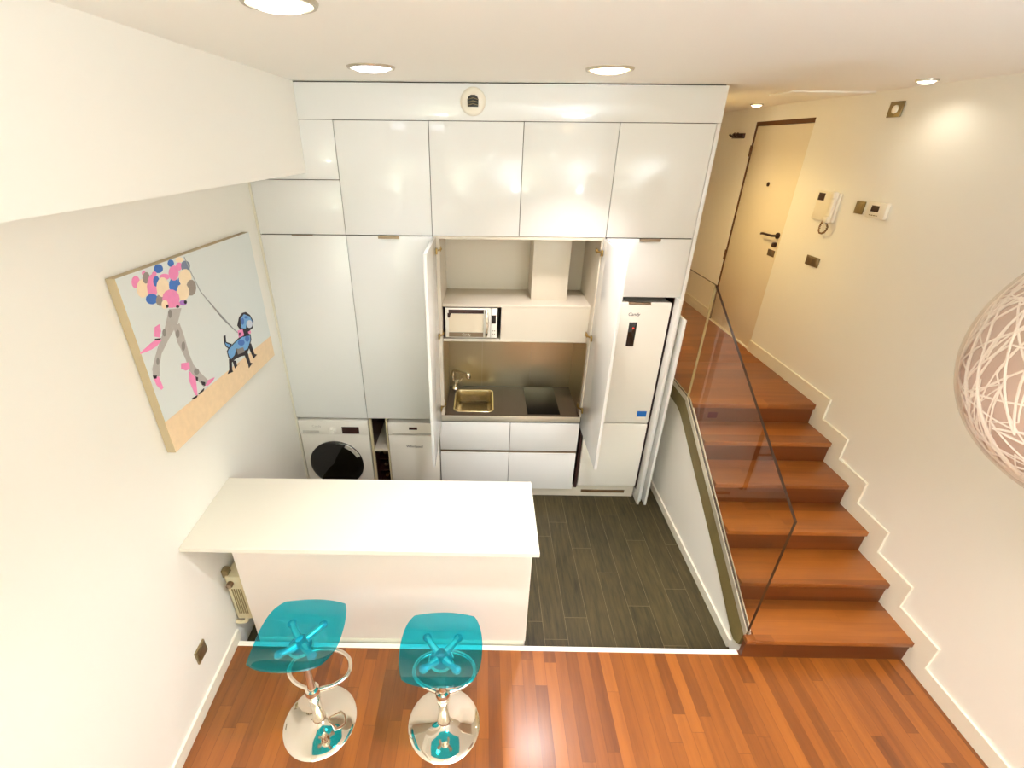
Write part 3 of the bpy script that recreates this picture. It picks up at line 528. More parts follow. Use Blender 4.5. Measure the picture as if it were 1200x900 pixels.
fp = thing('fascia_panel', 'white gloss fascia panel between the upper cabinets and the ceiling', 'panel', (.9, .01, 2.918))
obj('board', G().box(-.612, 2.4267, 0, .02, 2.9185, ZT - .007, .001), 'gloss', fp)
obj('backing', G().box(-.612, 2.42, .03, .10, 2.9185, ZT), 'gap', fp)  # painted dark for the shadow gap under the ceiling
av = thing('air_vent', 'round white plastic air vent with dark louvred opening on the fascia panel', 'air vent', (.88, 0, 2.94))
obj('cover', G().lathe([(.078, 0), (.077, -.012), (.066, -.024), (.05, -.030), (0.0001, -.032)], (.88, 0, 3.021), 36, 0, 'Y'), 'whitep', av)
g = G().poly([(.848, 2.992), (.912, 2.992), (.914, 3.030), (.907, 3.045), (.893, 3.054), (.867, 3.054), (.853, 3.045), (.846, 3.030)], 'Y', -.036, -.030)
obj('opening', g, 'black', av)
for z in (3.004, 3.019, 3.034): obj('louvre', G().tube([(.85, -.037, z - .003), (.88, -.040, z + .004), (.91, -.037, z - .003)], .0022, 6), 'greyplate', av)

ul = ['white upper cabinet directly right of the bulkhead, above the second tall cabinet',
      'white upper cabinet below the air vent, second of the four large ones',
      'white upper cabinet above the open right cupboard door, third of the four large ones',
      'white upper cabinet above the fridge flap, rightmost of the four large ones']
ub = 'upper cabinets under the fascia panel'
for i in range(4):
    x0 = .6 * i
    t = thing('upper_cabinet', ul[i], 'cabinet', (x0 + .3, .3, 2.222), ub)
    obj('body', carcass(G(), x0, x0 + .6, 2.2215, 2.917), 'gap', t)
    obj('door', front(x0, x0 + .6, 2.2215, 2.917), 'gloss', t)
t = thing('upper_cabinet', 'short white upper cabinet half hidden behind the left bulkhead', 'cabinet', (-.3, .3, 2.572), ub)
obj('body', carcass(G(), -.598, 0, 2.5715, 2.917), 'gap', t); obj('door', front(-.598, 0, 2.5715, 2.9185), 'gloss', t)
t = thing('flap_cabinet', 'low white wall cabinet below the bulkhead, above the leftmost tall cabinet', 'cabinet', (-.3, .3, 2.2215), 'flap cabinets')
obj('body', carcass(G(), -.598, 0, 2.2215, 2.5715), 'gap', t); dd = obj('door', front(-.598, 0, 2.2215, 2.5715), 'gloss', t)
t = thing('tall_cabinet', 'tall white cabinet door at the left wall, above the washing machine', 'cabinet', (-.3, .3, .735), 'tall cabinets')
obj('body', carcass(G(), -.598, 0, .735, 2.2215), 'gap', t); dd = obj('door', front(-.598, 0, .735, 2.2195), 'gloss', t)
obj('pull_tab', tab(-.302, 2.2205, .146, .006), 'satin', dd)
t = thing('tall_cabinet', 'tall white cabinet left of the open cupboard, above the dishwasher', 'cabinet', (.3, .3, .735), 'tall cabinets')
obj('body', carcass(G(), 0, .6, .735, 2.2215), 'gap', t); dd = obj('door', front(0, .6, .735, 2.2195), 'gloss', t)
obj('pull_tab', tab(.297, 2.2205), 'satin', dd)

# open cupboard over the worktop
t = thing('kitchen_cupboard', 'open white cupboard with both doors swung out over the worktop', 'cupboard', (1.2, .3, .775))
obj('side_panel', G().box(.601, .648, .002, .60, .775, 2.2205), 'inner', t); obj('side_panel', G().box(1.775, 1.799, .002, .60, .775, 2.2205), 'inner', t)
obj('back_panel', G().box(.648, 1.775, .53, .60, 1.40, 2.2205), 'inner', t)
obj('top_panel', G().box(.648, 1.775, .002, .53, 2.2015, 2.2205), 'inner', t)
g = G().box(.649, 1.774, .09, .53, 1.685, 1.705, .001); g.box(.649, 1.774, .09, .53, 1.404, 1.424, .001)
obj('shelf', g, 'inner', t)
g = G().box(1.098, 1.774, .09, .108, 1.424, 1.685); g.box(1.098, 1.116, .108, .53, 1.424, 1.685)
obj('cover_panel', g, 'inner', t)
obj('niche_lining', G().box(.648, .652, .10, .52, 1.425, 1.684), 'brownblack', t)
obj('duct_box', G().box(1.333, 1.612, .237, .53, 1.705, 2.2015, .001), 'inner', t)
def cup_door(xa, xb, sx):
    dd = obj('door', G().box(xa, xb, -.585, -.004, .683, 2.217, .0012), 'gloss', t)
    for z in (2.125, 1.49, .86):
        x = xb if sx > 0 else xa
        h = G().box(min(x, x + sx * .012), max(x, x + sx * .012), -.052, -.018, z - .02, z + .02, .002)
        h.tube(smooth_path([(x + sx * .008, -.02, z), (x + sx * .016, .0, z), (x + sx * .03, .028, z), (x + sx * .03, .055, z)], 5), .007, 8)
        h.box(min(x + sx * .022, x + sx * .03), max(x + sx * .022, x + sx * .03), .02, .075, z - .015, z + .015, .002)
        obj('hinge', h, 'brass', dd)
cup_door(.604, .624, 1); cup_door(1.784, 1.804, -1)

# base units with drawers
for i, lab in enumerate(('white base unit with two drawers under the sink', 'white base unit with two drawers under the hob, beside the fridge')):
    x0, x1 = (.604, 1.2) if i == 0 else (1.2, 1.783)
    t = thing('drawer_unit', lab, 'cabinet', ((x0 + x1) / 2, .3, 0), 'base units with drawers')
    g = G().box(x0 + .001, x1 - .001, .024, .60, .012, .60); obj('body', g, 'gap', t)
    obj('drawer', front(x0, x1, .430, .712), 'gloss', t); obj('drawer', front(x0, x1, .015, .405), 'gloss', t)
    obj('grip_rail', G().box(x0 + .001, x1 - .001, .012, .024, .402, .433), 'satin', t)
pl = thing('plinth', 'pale recessed plinth with a vent grille below the drawers and fridge', 'plinth', (1.3, .08, ZK))
obj('board', G().box(.604, 2.365, .070, .085, ZK, .0115), 'inner', pl)
g = G().box(1.885, 2.285, .066, .071, -.072, -.040)
gr = obj('grille', g, 'satin', pl)
g = G()
for i in range(5): g.box(1.89, 2.28, .0645, .067, -.069 + i * .006, -.0665 + i * .006)
obj('slats', g, 'cord', gr)
# worktop
w = thing('worktop', 'dark speckled stone worktop with a pale front edge in the open cupboard', 'worktop', (1.2, .28, .715))
g = G()
sx0, sx1, sy0, sy1 = .725, 1.050, .085, .470
g.box(.653, sx0, .012, .555, .744, .770); g.box(sx1, 1.774, .012, .555, .744, .770); g.box(sx0, sx1, .012, sy0, .744, .770); g.box(sx0, sx1, sy1, .555, .744, .770)
obj('slab', g, 'stone', w)
obj('front_edge', G().box(.606, 1.781, .000, .011, .722, .771, .001), 'alu', w)
sk = thing('sink', 'small rectangular stainless steel sink let into the dark worktop', 'sink', ((sx0 + sx1) / 2, .28, .62))
def bowl():
    g = G(); bm = bmesh.new(); rings = []
    def ring(x0, x1, y0, y1, z, r, n=5):
        P = []
        for cx, cy, a0 in ((x1 - r, y1 - r, 0), (x0 + r, y1 - r, PI / 2), (x0 + r, y0 + r, PI), (x1 - r, y0 + r, 1.5 * PI)):
            for k in range(n + 1):
                a = a0 + PI / 2 * k / n; P.append(bm.verts.new((cx + r * math.cos(a), cy + r * math.sin(a), z)))
        return P
    rings = [ring(sx0 - .012, sx1 + .012, sy0 - .012, sy1 + .012, .7705, .05), ring(sx0 - .010, sx1 + .010, sy0 - .010, sy1 + .010, .7735, .05),
             ring(sx0 + .002, sx1 - .002, sy0 + .002, sy1 - .002, .772, .045), ring(sx0 + .006, sx1 - .006, sy0 + .006, sy1 - .006, .76, .045),
             ring(sx0 + .012, sx1 - .012, sy0 + .02, sy1 - .012, .665, .05), ring(sx0 + .03, sx1 - .03, sy0 + .05, sy1 - .03, .648, .05)]
    for A, B in zip(rings, rings[1:]):
        for i in range(len(A)): bm.faces.new((A[i], A[(i + 1) % len(A)], B[(i + 1) % len(A)], B[i]))
    bm.faces.new(rings[-1])
    bmesh.ops.recalc_face_normals(bm, faces=bm.faces[:])
    return g._add(bm, 0)
obj('bowl', bowl(), 'sinksteel', sk)
obj('drain', G().lathe([(0.0001, .004), (.03, .004), (.036, 0)], ((sx0 + sx1) / 2, .28, .6485)), 'satin', sk)
fc = thing('faucet', 'chrome mixer tap with swivel spout behind the sink', 'faucet', (.712, .50, .770))
obj('base', G().lathe([(.032, 0), (.032, .006), (.026, .014), (.023, .06), (.025, .075), (0.0001, .08)], (.712, .50, .7705)), 'chrome', fc)
obj('spout', G().tube(smooth_path([(.712, .50, .82), (.690, .50, .875), (.692, .498, .935), (.712, .49, .957), (.76, .46, .958), (.825, .42, .955)], 7), .015, 12).lathe([(.0001, .012), (.018, .012), (.024, 0), (.024, -.03), (.018, -.036), (.0001, -.036)], (.833, .415, .955)), 'chrome', fc)
obj('lever', G().tube([(.722, .495, .83), (.745, .48, .85), (.772, .46, .905)], [.010, .012, .009], 10), 'chrome', fc)
tag(obj('induction_hob', G().box(1.345, 1.618, .045, .545, .7703, .777, .002), 'hob'), 'black glass two zone hob set flush in the dark worktop', 'hob')
sp = thing('splashback', 'brushed stainless steel splashback panels around the worktop', 'splashback', (1.2, .56, .771))
for a, b in ((.653, .955), (.956, 1.40), (1.401, 1.774)): obj('panel', G().box(a, b, .557, .565, .771, 1.403), 'steel', sp)
obj('side_sheet', G().box(.6485, .6525, .05, .555, .771, 1.403), 'steel', sp); obj('side_sheet', G().box(1.7705, 1.7745, .05, .555, .771, 1.403), 'steel', sp)

# microwave in its niche
mw = thing('microwave', 'silver and white microwave oven in the left niche above the sink', 'microwave', (.86, .3, 1.425))
mx0, mx1, mz0, mz1, my = .668, 1.068, 1.436, 1.676, .095
obj('case', G().box(mx0, mx1, my + .012, .46, mz0, mz1, .003), 'brownblack', mw)
dd = obj('door', G().box(mx0, 1.018, my - .004, my + .012, mz0, mz1, .003), 'appl', mw)
obj('window', G().box(mx0 + .026, .962, my - .007, my - .003, mz0 + .048, mz1 - .044), 'mirror', dd)
obj('dark_band', G().box(mx0 + .026, .964, my - .0075, my - .003, mz1 - .042, mz1 - .012), 'brownblack', dd)
obj('logo_band', G().box(mx0 + .026, .962, my - .007, my - .003, mz0 + .008, mz0 + .044), 'satin', dd)
obj('logo', text_geo('Candy', .026, FRONT(.83, my - .0078, mz0 + .026)), 'whitep', dd)
obj('notch', G().poly([(mx0 + .018, 1.60), (mx0 + .018, 1.636), (mx0 + .046, 1.634), (mx0 + .040, 1.622), (mx0 + .036, 1.60)], 'Y', my - .0085, my - .003), 'brownblack', dd)
obj('handle', G().tube(smooth_path([(.984, my - .004, mz0 + .015), (.988, my - .03, mz0 + .05), (.992, my - .036, (mz0 + mz1) / 2), (.988, my - .03, mz1 - .05), (.982, my - .004, mz1 - .012)], 6), .012, 10), 'chrome', dd)
cp = obj('control_panel', G().box(1.020, mx1, my - .004, my + .012, mz0, mz1, .003), 'appl', mw)
obj('display', G().box(1.024, 1.058, my - .006, my - .003, 1.555, 1.622), 'black', cp)
for z in (1.466, 1.492): obj('button', G().box(1.030, 1.038, my - .006, my - .003, z, z + .007).box(1.046, 1.054, my - .006, my - .003, z, z + .007), 'satin', cp)
for x in (mx0 + .03, mx1 - .06):
    for y in (.14, .38): obj('foot', G().box(x, x + .03, y, y + .03, 1.4245, 1.436), 'black', mw)

# fridge housing
fl = t = thing('flap_cabinet', 'white flap cabinet directly above the fridge', 'cabinet', (2.1, .3, 1.80), 'flap cabinets')
obj('body', carcass(G(), 1.8, 2.4, 1.803, 2.2215), 'gap', t); dd = obj('door', front(1.808, 2.4, 1.803, 2.2195), 'gloss', t); obj('pull_tab', tab(2.105, 2.2205), 'satin', dd)
fr = thing('fridge_freezer', 'white two door fridge freezer with small black display', 'fridge', (2.09, .3, .012))
obj('case', G().box(1.832, 2.348, .055, .60, .012, 1.757, .004), 'appl', fr)
dd = obj('upper_door', G().box(1.830, 2.350, 0, .052, .727, 1.763, .008), 'appl', fr)
obj('grip', G().box(2.03, 2.195, -.003, .02, 1.750, 1.7645, .002), 'satin', dd)
obj('logo', text_geo('Candy', .034, FRONT(2.082, -.0012, 1.673), shear=.2), 'brownblack', dd)
dp = obj('display', G().box(2.057, 2.116, -.003, .004, 1.418, 1.612, .001), 'blackglass', dd)
obj('indicator', G().lathe([(.0001, -.0015), (.006, -.0012), (.006, 0)], (2.093, -.003, 1.565), 12, 0, 'Y'), 'red', dp)
sk2 = obj('energy_sticker', G().box(2.243, 2.320, -.0012, .002, .790, .842), 'blue', dd)
obj('sticker_text', G().box(2.246, 2.316, -.0012, .002, .762, .786), 'whitep', dd)
obj('lower_door', G().box(1.830, 2.350, 0, .052, .062, .716, .008), 'appl', fr)
obj('dark_lining', G().box(2.3675, 2.3695, .02, .60, .012, 1.802).box(1.806, 1.8285, .03, .60, .012, 1.802).box(1.83, 2.367, .10, .60, 1.790, 1.802).box(1.83, 2.367, .602, .62, .012, 1.8), 'brownblack', fl)  # dark sheets standing in for the shaded gap round the fridge
tag(obj('fridge_door_panel', G().box(2.3715, 2.3915, -.062, .55, -.098, 1.800, .001), 'gloss'), 'tall white pocket door slid in beside the fridge, left of the pair', 'door panel', 'pocket doors beside the fridge')
tag(obj('fridge_door_panel', G().box(2.434, 2.454, -.066, .55, -.098, 1.655, .001), 'gloss'), 'tall white pocket door slid in nearest the stair wall, right of the pair', 'door panel', 'pocket doors beside the fridge')
tag(obj('end_panel', G().box(2.4015, 2.4267, 0.0, .62, ZK, 2.9165, .001), 'gloss'), 'tall white end panel closing the kitchen units beside the stairs', 'panel')
# ------------------------------------------------------------------ appliances under the tall cabinets
wm = thing('washing_machine', 'white front loading washing machine with a black porthole door', 'washing machine', (-.29, .28, ZK))
obj('case', G().box(-.592, -.004, .004, .55, ZK + .012, .712, .006), 'appl', wm)
cp = obj('control_panel', G().box(-.592, -.004, -.004, .006, .572, .706, .003), 'appl', wm)
obj('drawer', G().box(-.565, -.425, -.007, .0, .590, .612, .002), 'applg', cp)
obj('logo', text_geo('Candy', .03, FRONT(-.44, -.0045, .655)), 'applg', cp)
obj('knob', G().lathe([(.034, 0), (.033, -.010), (.026, -.012), (.025, -.026), (.0001, -.028)], (-.313, -.004, .612), 28, 0, 'Y'), 'appl', cp)
obj('display', G().box(-.228, -.082, -.0065, 0, .584, .652, .002), 'brownblack', cp)
pd = obj('porthole', G().lathe([(.232, 0), (.234, -.012), (.222, -.024), (.20, -.026)], (-.313, .004, .268), 56, 0, 'Y'), 'blackglass', wm)
obj('door_glass', G().lathe([(.20, -.026), (.12, -.034), (.0001, -.038)], (-.313, .004, .268), 56, 0, 'Y'), 'blackglass', pd)
P = []
for r in (.205, .235):
    arc = [(-.313 + r * math.cos(math.radians(a)), .268 + r * math.sin(math.radians(a))) for a in range(24, 65, 4)]
    P += arc if r < .22 else arc[::-1]
obj('door_grip', G().poly(P, 'Y', -.026, -.016), 'applg', pd)
for x in (-.55, -.05):
    for y in (.045, .48): obj('foot', G().cyl((x, y, ZK + .0005), (x, y, ZK + .02), .022), 'black', wm)

rk = thing('bottle_rack', 'narrow open rack between the washing machine and the dishwasher', 'rack', (.09, .28, ZK))
obj('side_panel', G().box(.008, .028, .004, .56, ZK, .726), 'creamp', rk); obj('side_panel', G().box(.146, .158, .004, .56, ZK, .726), 'creamp', rk)
obj('back_panel', G().box(.028, .146, .50, .56, ZK, .726), 'brownblack', rk)
obj('shelf', G().box(.028, .146, .004, .50, .400, .424, .001), 'inner', rk)
obj('dark_lining', G().box(.0285, .0305, .02, .50, .0, .40).box(.1435, .1455, .02, .50, .0, .40).box(.0285, .0305, .02, .50, .43, .724).box(.1435, .1455, .02, .50, .43, .724), 'brownblack', rk)
for z in (.255, .125, .002): obj('bearer', G().box(.0305, .1435, .10, .48, z - .010, z), 'brownblack', rk)
def bottle(x, y, z, label):
    t = thing('wine_bottle', label, 'bottle', (x, y, z), 'bottles lying in the narrow rack')
    obj('glass_body', G().lathe([(.0001, .30), (.034, .30), (.037, .285), (.037, .11), (.03, .085), (.015, .06), (.0145, .012)], (x, y, z), 24, 0, 'Y'), 'bottle', t)
    obj('cork_cap', G().lathe([(.0001, 0), (.0155, .001), (.0155, .035)], (x, y, z), 18, 0, 'Y'), 'satin', t)
for z, l in ((.297, 'dark wine bottle lying under the shelf of the narrow rack, topmost of three'), (.167, 'dark wine bottle lying in the narrow rack, middle of three'), (.0445, 'dark wine bottle lying in the narrow rack, lowest of three')): bottle(.087, .13, z - .0035, l)

dw = thing('dishwasher', 'slim white dishwasher between the narrow rack and the drawers', 'dishwasher', (.38, .28, ZK))
obj('case', G().box(.163, .596, .03, .56, ZK + .02, .695, .004), 'appl', dw)
cp = obj('control_panel', G().box(.163, .596, .0, .03, .578, .695, .004), 'appl', dw)
obj('display', G().box(.342, .413, -.0025, .001, .630, .654, .001), 'brownblack', cp)
obj('grip_groove', G().box(.196, .56, -.0025, .001, .580, .594, .001), 'applg', cp)
dd = obj('door', G().box(.163, .596, .0, .03, .012, .572, .004), 'appl', dw)
obj('logo', text_geo('Whirlpool', .034, FRONT(.382, -.001, .458)), 'brownblack', dd)
obj('kick_panel', G().box(.166, .593, .05, .07, ZK, .010), 'appl', dw)

# ------------------------------------------------------------------ bar counter
bc = thing('bar_counter', 'white bar counter with a thin overhanging top between kitchen and living floor', 'counter', (.4, -1.35, ZK))
g = G().poly([(WL(-1.67) + .002, -1.670), (1.258, -1.668), (1.262, -1.108), (WL(-1.115) + .002, -1.112)], 'Z', .957, .981)
obj('countertop', g, 'top', bc)
obj('front_panel', G().box(-.425, 1.250, -1.482, -1.462, .030, .957, .001), 'body', bc)
obj('side_panel', G().box(1.231, 1.250, -1.461, -1.15, ZK, .957), 'body', bc); obj('side_panel', G().box(-.425, -.406, -1.461, -1.15, ZK, .957), 'body', bc)
obj('rear_panel', G().box(-.405, 1.230, -1.17, -1.152, ZK + .06, .957), 'body', bc)
obj('base_strip', G().box(-.425, 1.238, -1.480, -1.463, ZK, .0295), 'skirt', bc)

ra = thing('radiator', 'cream wall convector with louvred end, half hidden in the gap behind the bar counter', 'radiator', (-.5, -1.25, .16))
rx0, rx1 = WL(-1.45) + .016, -.447
obj('casing', G().box(rx0, rx1, -1.450, -1.02, .150, .520, .010), 'creamp', ra)
g = G()
for i in range(5): g.box(rx0 + .022 + i * .013, rx0 + .028 + i * .013, -1.4535, -1.449, .205, .42, .001)
obj('louvre', g, 'greyplate', ra)
obj('knob', G().lathe([(.0001, -.030), (.016, -.029), (.020, -.020), (.018, 0)], (rx0 + .03, -1.450, .47), 18, 0, 'Y'), 'satin', ra)
obj('label_plate', G().box(rx1 - .001, rx1 + .0012, -1.43, -1.41, .455, .49), 'brownblack', ra)
g = G().tube(smooth_path([(rx0 + .05, -1.44, .16), (rx0 + .055, -1.452, .14), (rx0 + .02, -1.455, .13), (WL(-1.46) + .004, -1.455, .135)], 5), .012, 10)
obj('valve', g, 'creamp', ra)
for y in (-1.40, -1.10): obj('bracket', G().box(WL(y) + .002, rx0 + .02, y - .04, y, .50, .555, .003), 'greyplate', ra)

# ------------------------------------------------------------------ bar stools
def make_stool(x, y, sh, label, rz=0):
    """sh = seat height at the hub"""
    t = thing('bar_stool', label, 'stool', (0, 0, 0), 'teal bar stools at the counter')
    ob = lambda n, g, m, par=t, s=40: obj(n, g, m, par, s)
    ob('base', G().lathe([(.0001, .060), (.030, .058), (.036, .040), (.060, .028), (.11, .020), (.165, .012), (.186, .007), (.192, .002), (.190, .0)], (0, 0, 0), 64), 'chrome')
    top = sh - .045
    ob('column', G().lathe([(.030, .05), (.030, .085), (.027, .10), (.027, .20), (.031, .205), (.031, .225), (.022, .232), (.020, .24), (.020, top - .05), (.026, top - .045), (.026, top)], (0, 0, 0), 32), 'chrome')
    fz = .275
    loop = smooth_path([(-.035, .01, fz), (-.10, .035, fz), (-.150, .075, fz + .003), (-.162, .12, fz + .005), (-.140, .175, fz + .004), (-.08, .215, fz), (0, .228, fz), (.08, .215, fz), (.140, .175, fz + .004), (.162, .12, fz + .005), (.150, .075, fz + .003), (.10, .035, fz), (.035, .01, fz)], 6)
    fr_ = ob('footrest', G().tube(loop, .0115, 10), 'chrome')
    ob('collar', G().lathe([(.0215, fz + .028), (.034, fz + .024), (.038, fz), (.034, fz - .024), (.0215, fz - .028)], (0, 0, 0), 28), 'chrome', fr_)
    # swivel plate and four armed bracket under the shell
    g = G().lathe([(.0001, top + .012), (.055, top + .012), (.062, top), (.055, top - .010), (.027, top - .012)], (0, 0, 0), 28)
    pl_ = ob('swivel_plate', g, 'chrome')
    for sx, sy in ((-1, 1), (1, 1), (-1, -1), (1, -1)):
        ex, ey = sx * .078, .02 + sy * .080
        g = G().tube([(sx * .02, .012 + sy * .02, top + .012), (ex * .6, ey * .6, top + .018), (ex, ey, top + .020)], [.020, .016, .015], 10)
        a = ob('arm', g, 'armteal')
        ob('screw', G().lathe([(.0001, .012), (.008, .012), (.021, .008), (.022, 0)], (ex, ey, top + .020), 20), 'armteal', a)
    # moulded seat shell
    bm = bmesh.new(); n = 30; rows = []
    def surf(a, b):
        k = .74
        px = a * math.sqrt(1 - k * b * b / 2); py = b * math.sqrt(1 - k * a * a / 2)
        X = .197 * px; Y = .026 + .245 * py
        z = -.012 * (1 - px * px) * (1 - py * py)
        if py > .35: z -= .052 * ((py - .35) / .65) ** 1.7; Y -= .006 * ((py - .35) / .65) ** 3
        if py < -.15: q = (-py - .15) / .85; z += .115 * q ** 1.7
        z += .026 * abs(px) ** 3.5
        return Vector((X, Y, z + sh + .002))
    for i in range(n + 1):
        rows.append([bm.verts.new(surf(-1 + 2 * j / n, -1 + 2 * i / n)) for j in range(n + 1)])
    for i in range(n):
        for j in range(n): bm.faces.new((rows[i][j], rows[i][j + 1], rows[i + 1][j + 1], rows[i + 1][j]))
    bmesh.ops.recalc_face_normals(bm, faces=bm.faces[:])
    bmesh.ops.solidify(bm, geom=bm.faces[:], thickness=.007)
    g = G(); g._add(bm, 0)
    ob('seat', g, 'teal', t, 60)
    t.location = (x, y, 0); t.rotation_euler = (0, 0, rz)
    return t
M['armteal'] = pbr('teal_tinted_metal', rgb(226, 224, 210), .2, .6)
make_stool(.106, -1.945, .685, 'teal transparent bar stool on a round chrome foot, left one beside the wall radiator', -.02)
make_stool(.778, -1.947, .600, 'teal transparent bar stool on a round chrome foot, right one in front of the counter', 0)

# ------------------------------------------------------------------ picture on the left wall
CT = .045
QC = [(-1.523, 2.300), (-.236, 2.273), (-.232, 1.406), (-1.521, 1.458)]
cv = thing('canvas_painting', 'unframed canvas of balloon topped legs in pink heels walking a blue dog', 'painting', (WL(-.9), -.9, 1.41))
def onwall(y, z, off): return Vector((WL(y) + off, y, z))
def wall_prism(g, pts, o0, o1, s=0, se=None):
    bm = bmesh.new(); A = [bm.verts.new(onwall(*p, o0)) for p in pts]; B = [bm.verts.new(onwall(*p, o1)) for p in pts]; n = len(pts)
    f0 = bm.faces.new(A); f1 = bm.faces.new(B[::-1]); sd = [bm.faces.new((A[i], A[(i + 1) % n], B[(i + 1) % n], B[i])) for i in range(n)]
    bmesh.ops.recalc_face_normals(bm, faces=bm.faces[:])
    for f in bm.faces: f.material_index = s
    if se is not None:
        for f in sd: f.material_index = se
    me = bpy.data.meshes.new('tmp'); bm.to_mesh(me); bm.free(); g.bm.from_mesh(me); bpy.data.meshes.remove(me)
g = G(); wall_prism(g, QC, .004, CT, 0, 1)
obj('stretched_canvas', g, ['canvas', 'canvasside'], cv, 0)
order = list(PCOL)
pm = []
for c in order:
    pm.append(pbr('paint_' + c, rgb(*PCOL[c]), .65, noise=.10, nscale=30))
g = G()
for i, (c, pts) in enumerate(PAINT):
    if i == 0: pts = [(-1.5225, 1.630), (-.2335, 1.556), (-.2325, 1.407), (-1.5205, 1.459)]
    wall_prism(g, pts, CT - .001, CT + .0006 + i * .00004, order.index(c))
obj('painted_picture', g, pm, cv, 0)

# ------------------------------------------------------------------ things on the walls
def rwall(y0, y1, z0, z1, d, bev=.003): return G().box(XR - d, XR - .0003, y0, y1, z0, z1, bev)
t = thing('intercom', 'white door intercom handset with a small dark screen by the entrance door', 'intercom', (XR, .47, 2.285))
obj('housing', rwall(.345, .590, 2.288, 2.492, .022, .006), 'whitep', t)
obj('screen', G().box(XR - .0245, XR - .02, .505, .578, 2.428, 2.480, .001), 'brownblack', t)
h = obj('handset', G().box(XR - .050, XR - .0225, .352, .395, 2.285, 2.500, .010).box(XR - .060, XR - .030, .350, .397, 2.285, 2.335, .010).box(XR - .060, XR - .030, .350, .397, 2.452, 2.502, .010), 'whitep', t)
P = []
base = smooth_path([(XR - .040, .375, 2.287), (XR - .035, .35, 2.255), (XR - .03, .375, 2.215), (XR - .028, .425, 2.205), (XR - .022, .455, 2.240), (XR - .014, .450, 2.289)], 14)
for i, p in enumerate(base): P.append(p + Vector((.004 * math.sin(i * 1.9), .004 * math.cos(i * 1.9), .004 * math.sin(i * 1.9 + 1))))
obj('cord', G().tube(P, .0045, 7), 'cord', h)
t = thing('light_switch', 'bronze grey light switch plate between the intercom and the thermostat', 'light switch', (XR, .135, 2.38))
obj('plate', rwall(.095, .176, 2.380, 2.462, .010), 'greyplate', t); obj('rocker', G().box(XR - .0135, XR - .008, .108, .163, 2.393, 2.449, .002), 'greyplate', t)
t = thing('thermostat', 'white wall thermostat with a small dark display above the stairs', 'thermostat', (XR, -.04, 2.374))
obj('housing', rwall(-.125, .043, 2.373, 2.472, .026, .006), 'whitep', t)
obj('display', G().box(XR - .0285, XR - .022, -.066, .001, 2.413, 2.451, .001), 'brownblack', t)
obj('button', G().box(XR - .0285, XR - .024, -.07, -.058, 2.388, 2.393).box(XR - .0285, XR - .024, -.05, -.038, 2.388, 2.393).box(XR - .0285, XR - .024, -.03, -.018, 2.388, 2.393).box(XR - .0285, XR - .024, -.01, .002, 2.388, 2.393), 'greyplate', t)
t = thing('wall_socket', 'bronze grey double socket plate below the intercom by the entrance door', 'socket', (XR, .435, 1.95))
obj('plate', rwall(.355, .512, 1.950, 2.022, .010), 'greyplate', t)
obj('insert', G().box(XR - .012, XR - .008, .365, .430, 1.957, 2.015, .002), 'satin', t); obj('insert', G().box(XR - .012, XR - .008, .437, .502, 1.957, 2.015, .002), 'satin', t)
t = thing('wall_sensor', 'small bronze grey plate with round white lens high on the right wall', 'sensor', (XR, .125, 2.966))
obj('plate', rwall(.072, .182, 2.964, 3.052, .012), 'greyplate', t); obj('lens', G().lathe([(.024, 0), (.023, -.008), (.014, -.014), (.0001, -.016)], (XR - .011, .122, 3.008), 24, 0, 'X'), 'whitep', t)
t = thing('coat_hook', 'dark wall coat hook with pegs left of the entrance door', 'hook', (XR, 2.14, 2.86))
obj('rail', G().box(XR - .022, XR - .0003, 2.02, 2.26, 2.862, 2.908, .003), 'brownblack', t)
for y in (2.05, 2.12): obj('peg', G().tube([(XR - .015, y, 2.886), (XR - .055, y, 2.884), (XR - .075, y, 2.905)], [.012, .012, .017], 10), 'brownblack', t)
obj('peg', G().tube([(XR - .015, 2.2, 2.886), (XR - .05, 2.21, 2.884), (XR - .07, 2.22, 2.9)], [.012, .010, .010], 10), 'brownblack', t)
t = thing('wall_socket', 'bronze grey socket plate low on the left wall below the bar counter', 'socket', (WL(-1.79), -1.79, .29))
g = G(); wall_prism(g, [(-1.832, .385), (-1.745, .385), (-1.745, .298), (-1.832, .298)], .0004, .010); obj('plate', g, 'greyplate', t, 0)
g = G(); wall_prism(g, [(-1.818, .371), (-1.759, .371), (-1.759, .312), (-1.818, .312)], .009, .0125); obj('insert', g, 'satin', t, 0)

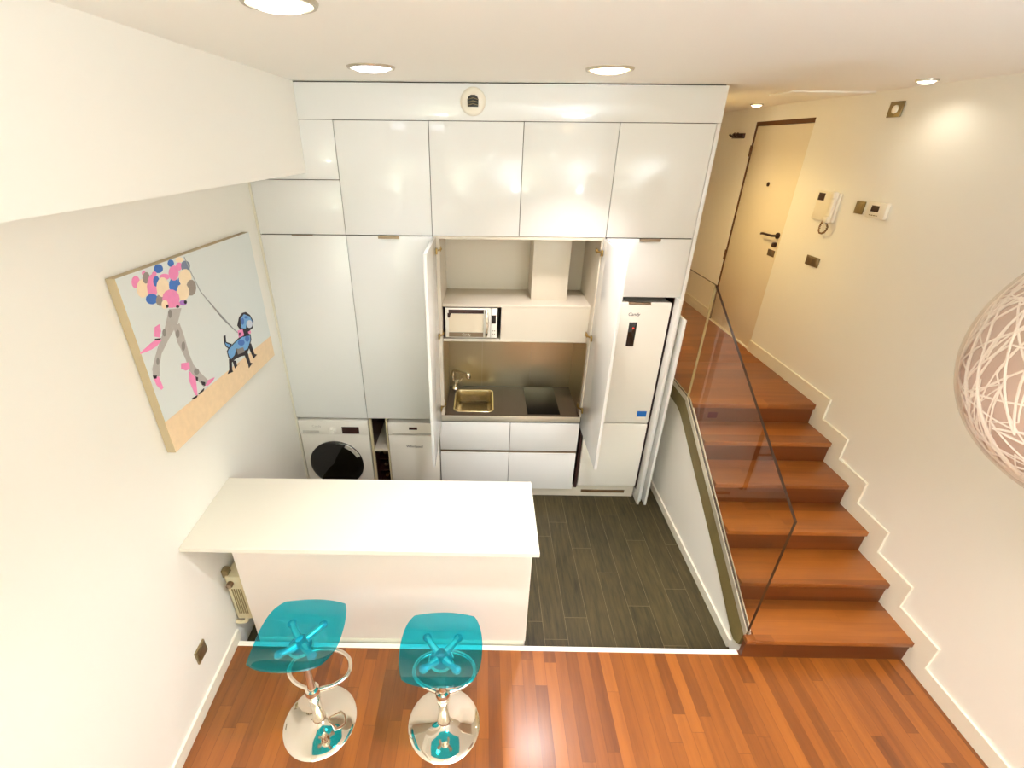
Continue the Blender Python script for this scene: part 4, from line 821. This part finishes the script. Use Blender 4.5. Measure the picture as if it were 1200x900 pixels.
# ------------------------------------------------------------------ hanging globe lamp of wound thread near the right wall
LC = Vector((2.785, -2.253, 2.265)); LR = .425
t = thing('globe_pendant', 'large pale globe pendant lamp with scribbled white threads by the right wall', 'pendant lamp', (LC.x, LC.y, LC.z - LR))
obj('shell', G().sphere(LC, LR, 0, 72, 48), 'lampshell', t)
obj('body', G().sphere(LC, LR * .965, 0, 64, 40), 'lampbody', t)
rnd = random.Random(11)
def on_sphere(u, r): return LC + u.normalized() * r
for s in range(5):
    g = G()
    for k in range(3):
        u = Vector((rnd.gauss(0, 1), rnd.gauss(0, 1), rnd.gauss(0, 1))).normalized(); pts = []
        for hop in range(26):
            ax = Vector((rnd.gauss(0, 1), rnd.gauss(0, 1), rnd.gauss(0, 1))).normalized(); ang = rnd.uniform(.5, 1.7)
            ax = (ax - u * ax.dot(u)).normalized(); m = 12
            for q in range(m): pts.append(on_sphere(Matrix.Rotation(ang * q / m, 3, ax) @ u, LR * .968 + .001 * (hop % 3)))
            u = Matrix.Rotation(ang, 3, ax) @ u
        g.tube(pts, rnd.uniform(.002, .004), 5)
    obj('thread_winding', g, 'thread', t)
obj('cable', G().cyl((LC.x, LC.y, LC.z + LR - .01), (LC.x, LC.y, ZT - .03), .004), 'whitep', t)
obj('ceiling_rose', G().lathe([(.0001, -.035), (.03, -.033), (.055, -.012), (.06, 0)], (LC.x, LC.y, ZT), 28), 'whitep', t)

# ------------------------------------------------------------------ camera and view
F_, PITCH, YAW, ROLL = 550.18, 27.3468, -.469, .5512
p, yw, r = (math.radians(v) for v in (PITCH, YAW, ROLL))
fw = Vector((math.sin(yw) * math.cos(p), math.cos(yw) * math.cos(p), -math.sin(p)))
rt = Vector((math.cos(yw), -math.sin(yw), 0)); up = rt.cross(fw)
R_ = rt * math.cos(r) + up * math.sin(r); U_ = -rt * math.sin(r) + up * math.cos(r)
cd = bpy.data.cameras.new('camera'); cam = bpy.data.objects.new('camera', cd); COL.objects.link(cam)
cd.sensor_fit = 'HORIZONTAL'; cd.sensor_width = 36; cd.lens = F_ / 1200 * 36
cd.shift_x = (600 - 561.32) / 1200; cd.shift_y = (452.88 - 450) / 1200
cd.clip_start = .05
mw_ = Matrix((R_, U_, -fw)).transposed().to_4x4(); mw_.translation = Vector((.961, -3.3647, 2.7922)); cam.matrix_world = mw_
SC.camera = cam

wd = bpy.data.worlds.new('world'); SC.world = wd; wd.use_nodes = True
wd.node_tree.nodes['Background'].inputs[0].default_value = (1, .97, .87, 1); wd.node_tree.nodes['Background'].inputs[1].default_value = .4
SC.view_settings.view_transform = 'Standard'; SC.view_settings.look = 'None'
SC.view_settings.exposure = EXPOSURE; SC.view_settings.gamma = 1; SC.view_settings.use_curve_mapping = False
cy = SC.cycles
cy.max_bounces = 14; cy.diffuse_bounces = 6; cy.glossy_bounces = 6; cy.transparent_max_bounces = 16; cy.transmission_bounces = 8
cy.use_denoising = True; cy.sample_clamp_indirect = 6; cy.caustics_reflective = False; cy.caustics_refractive = False
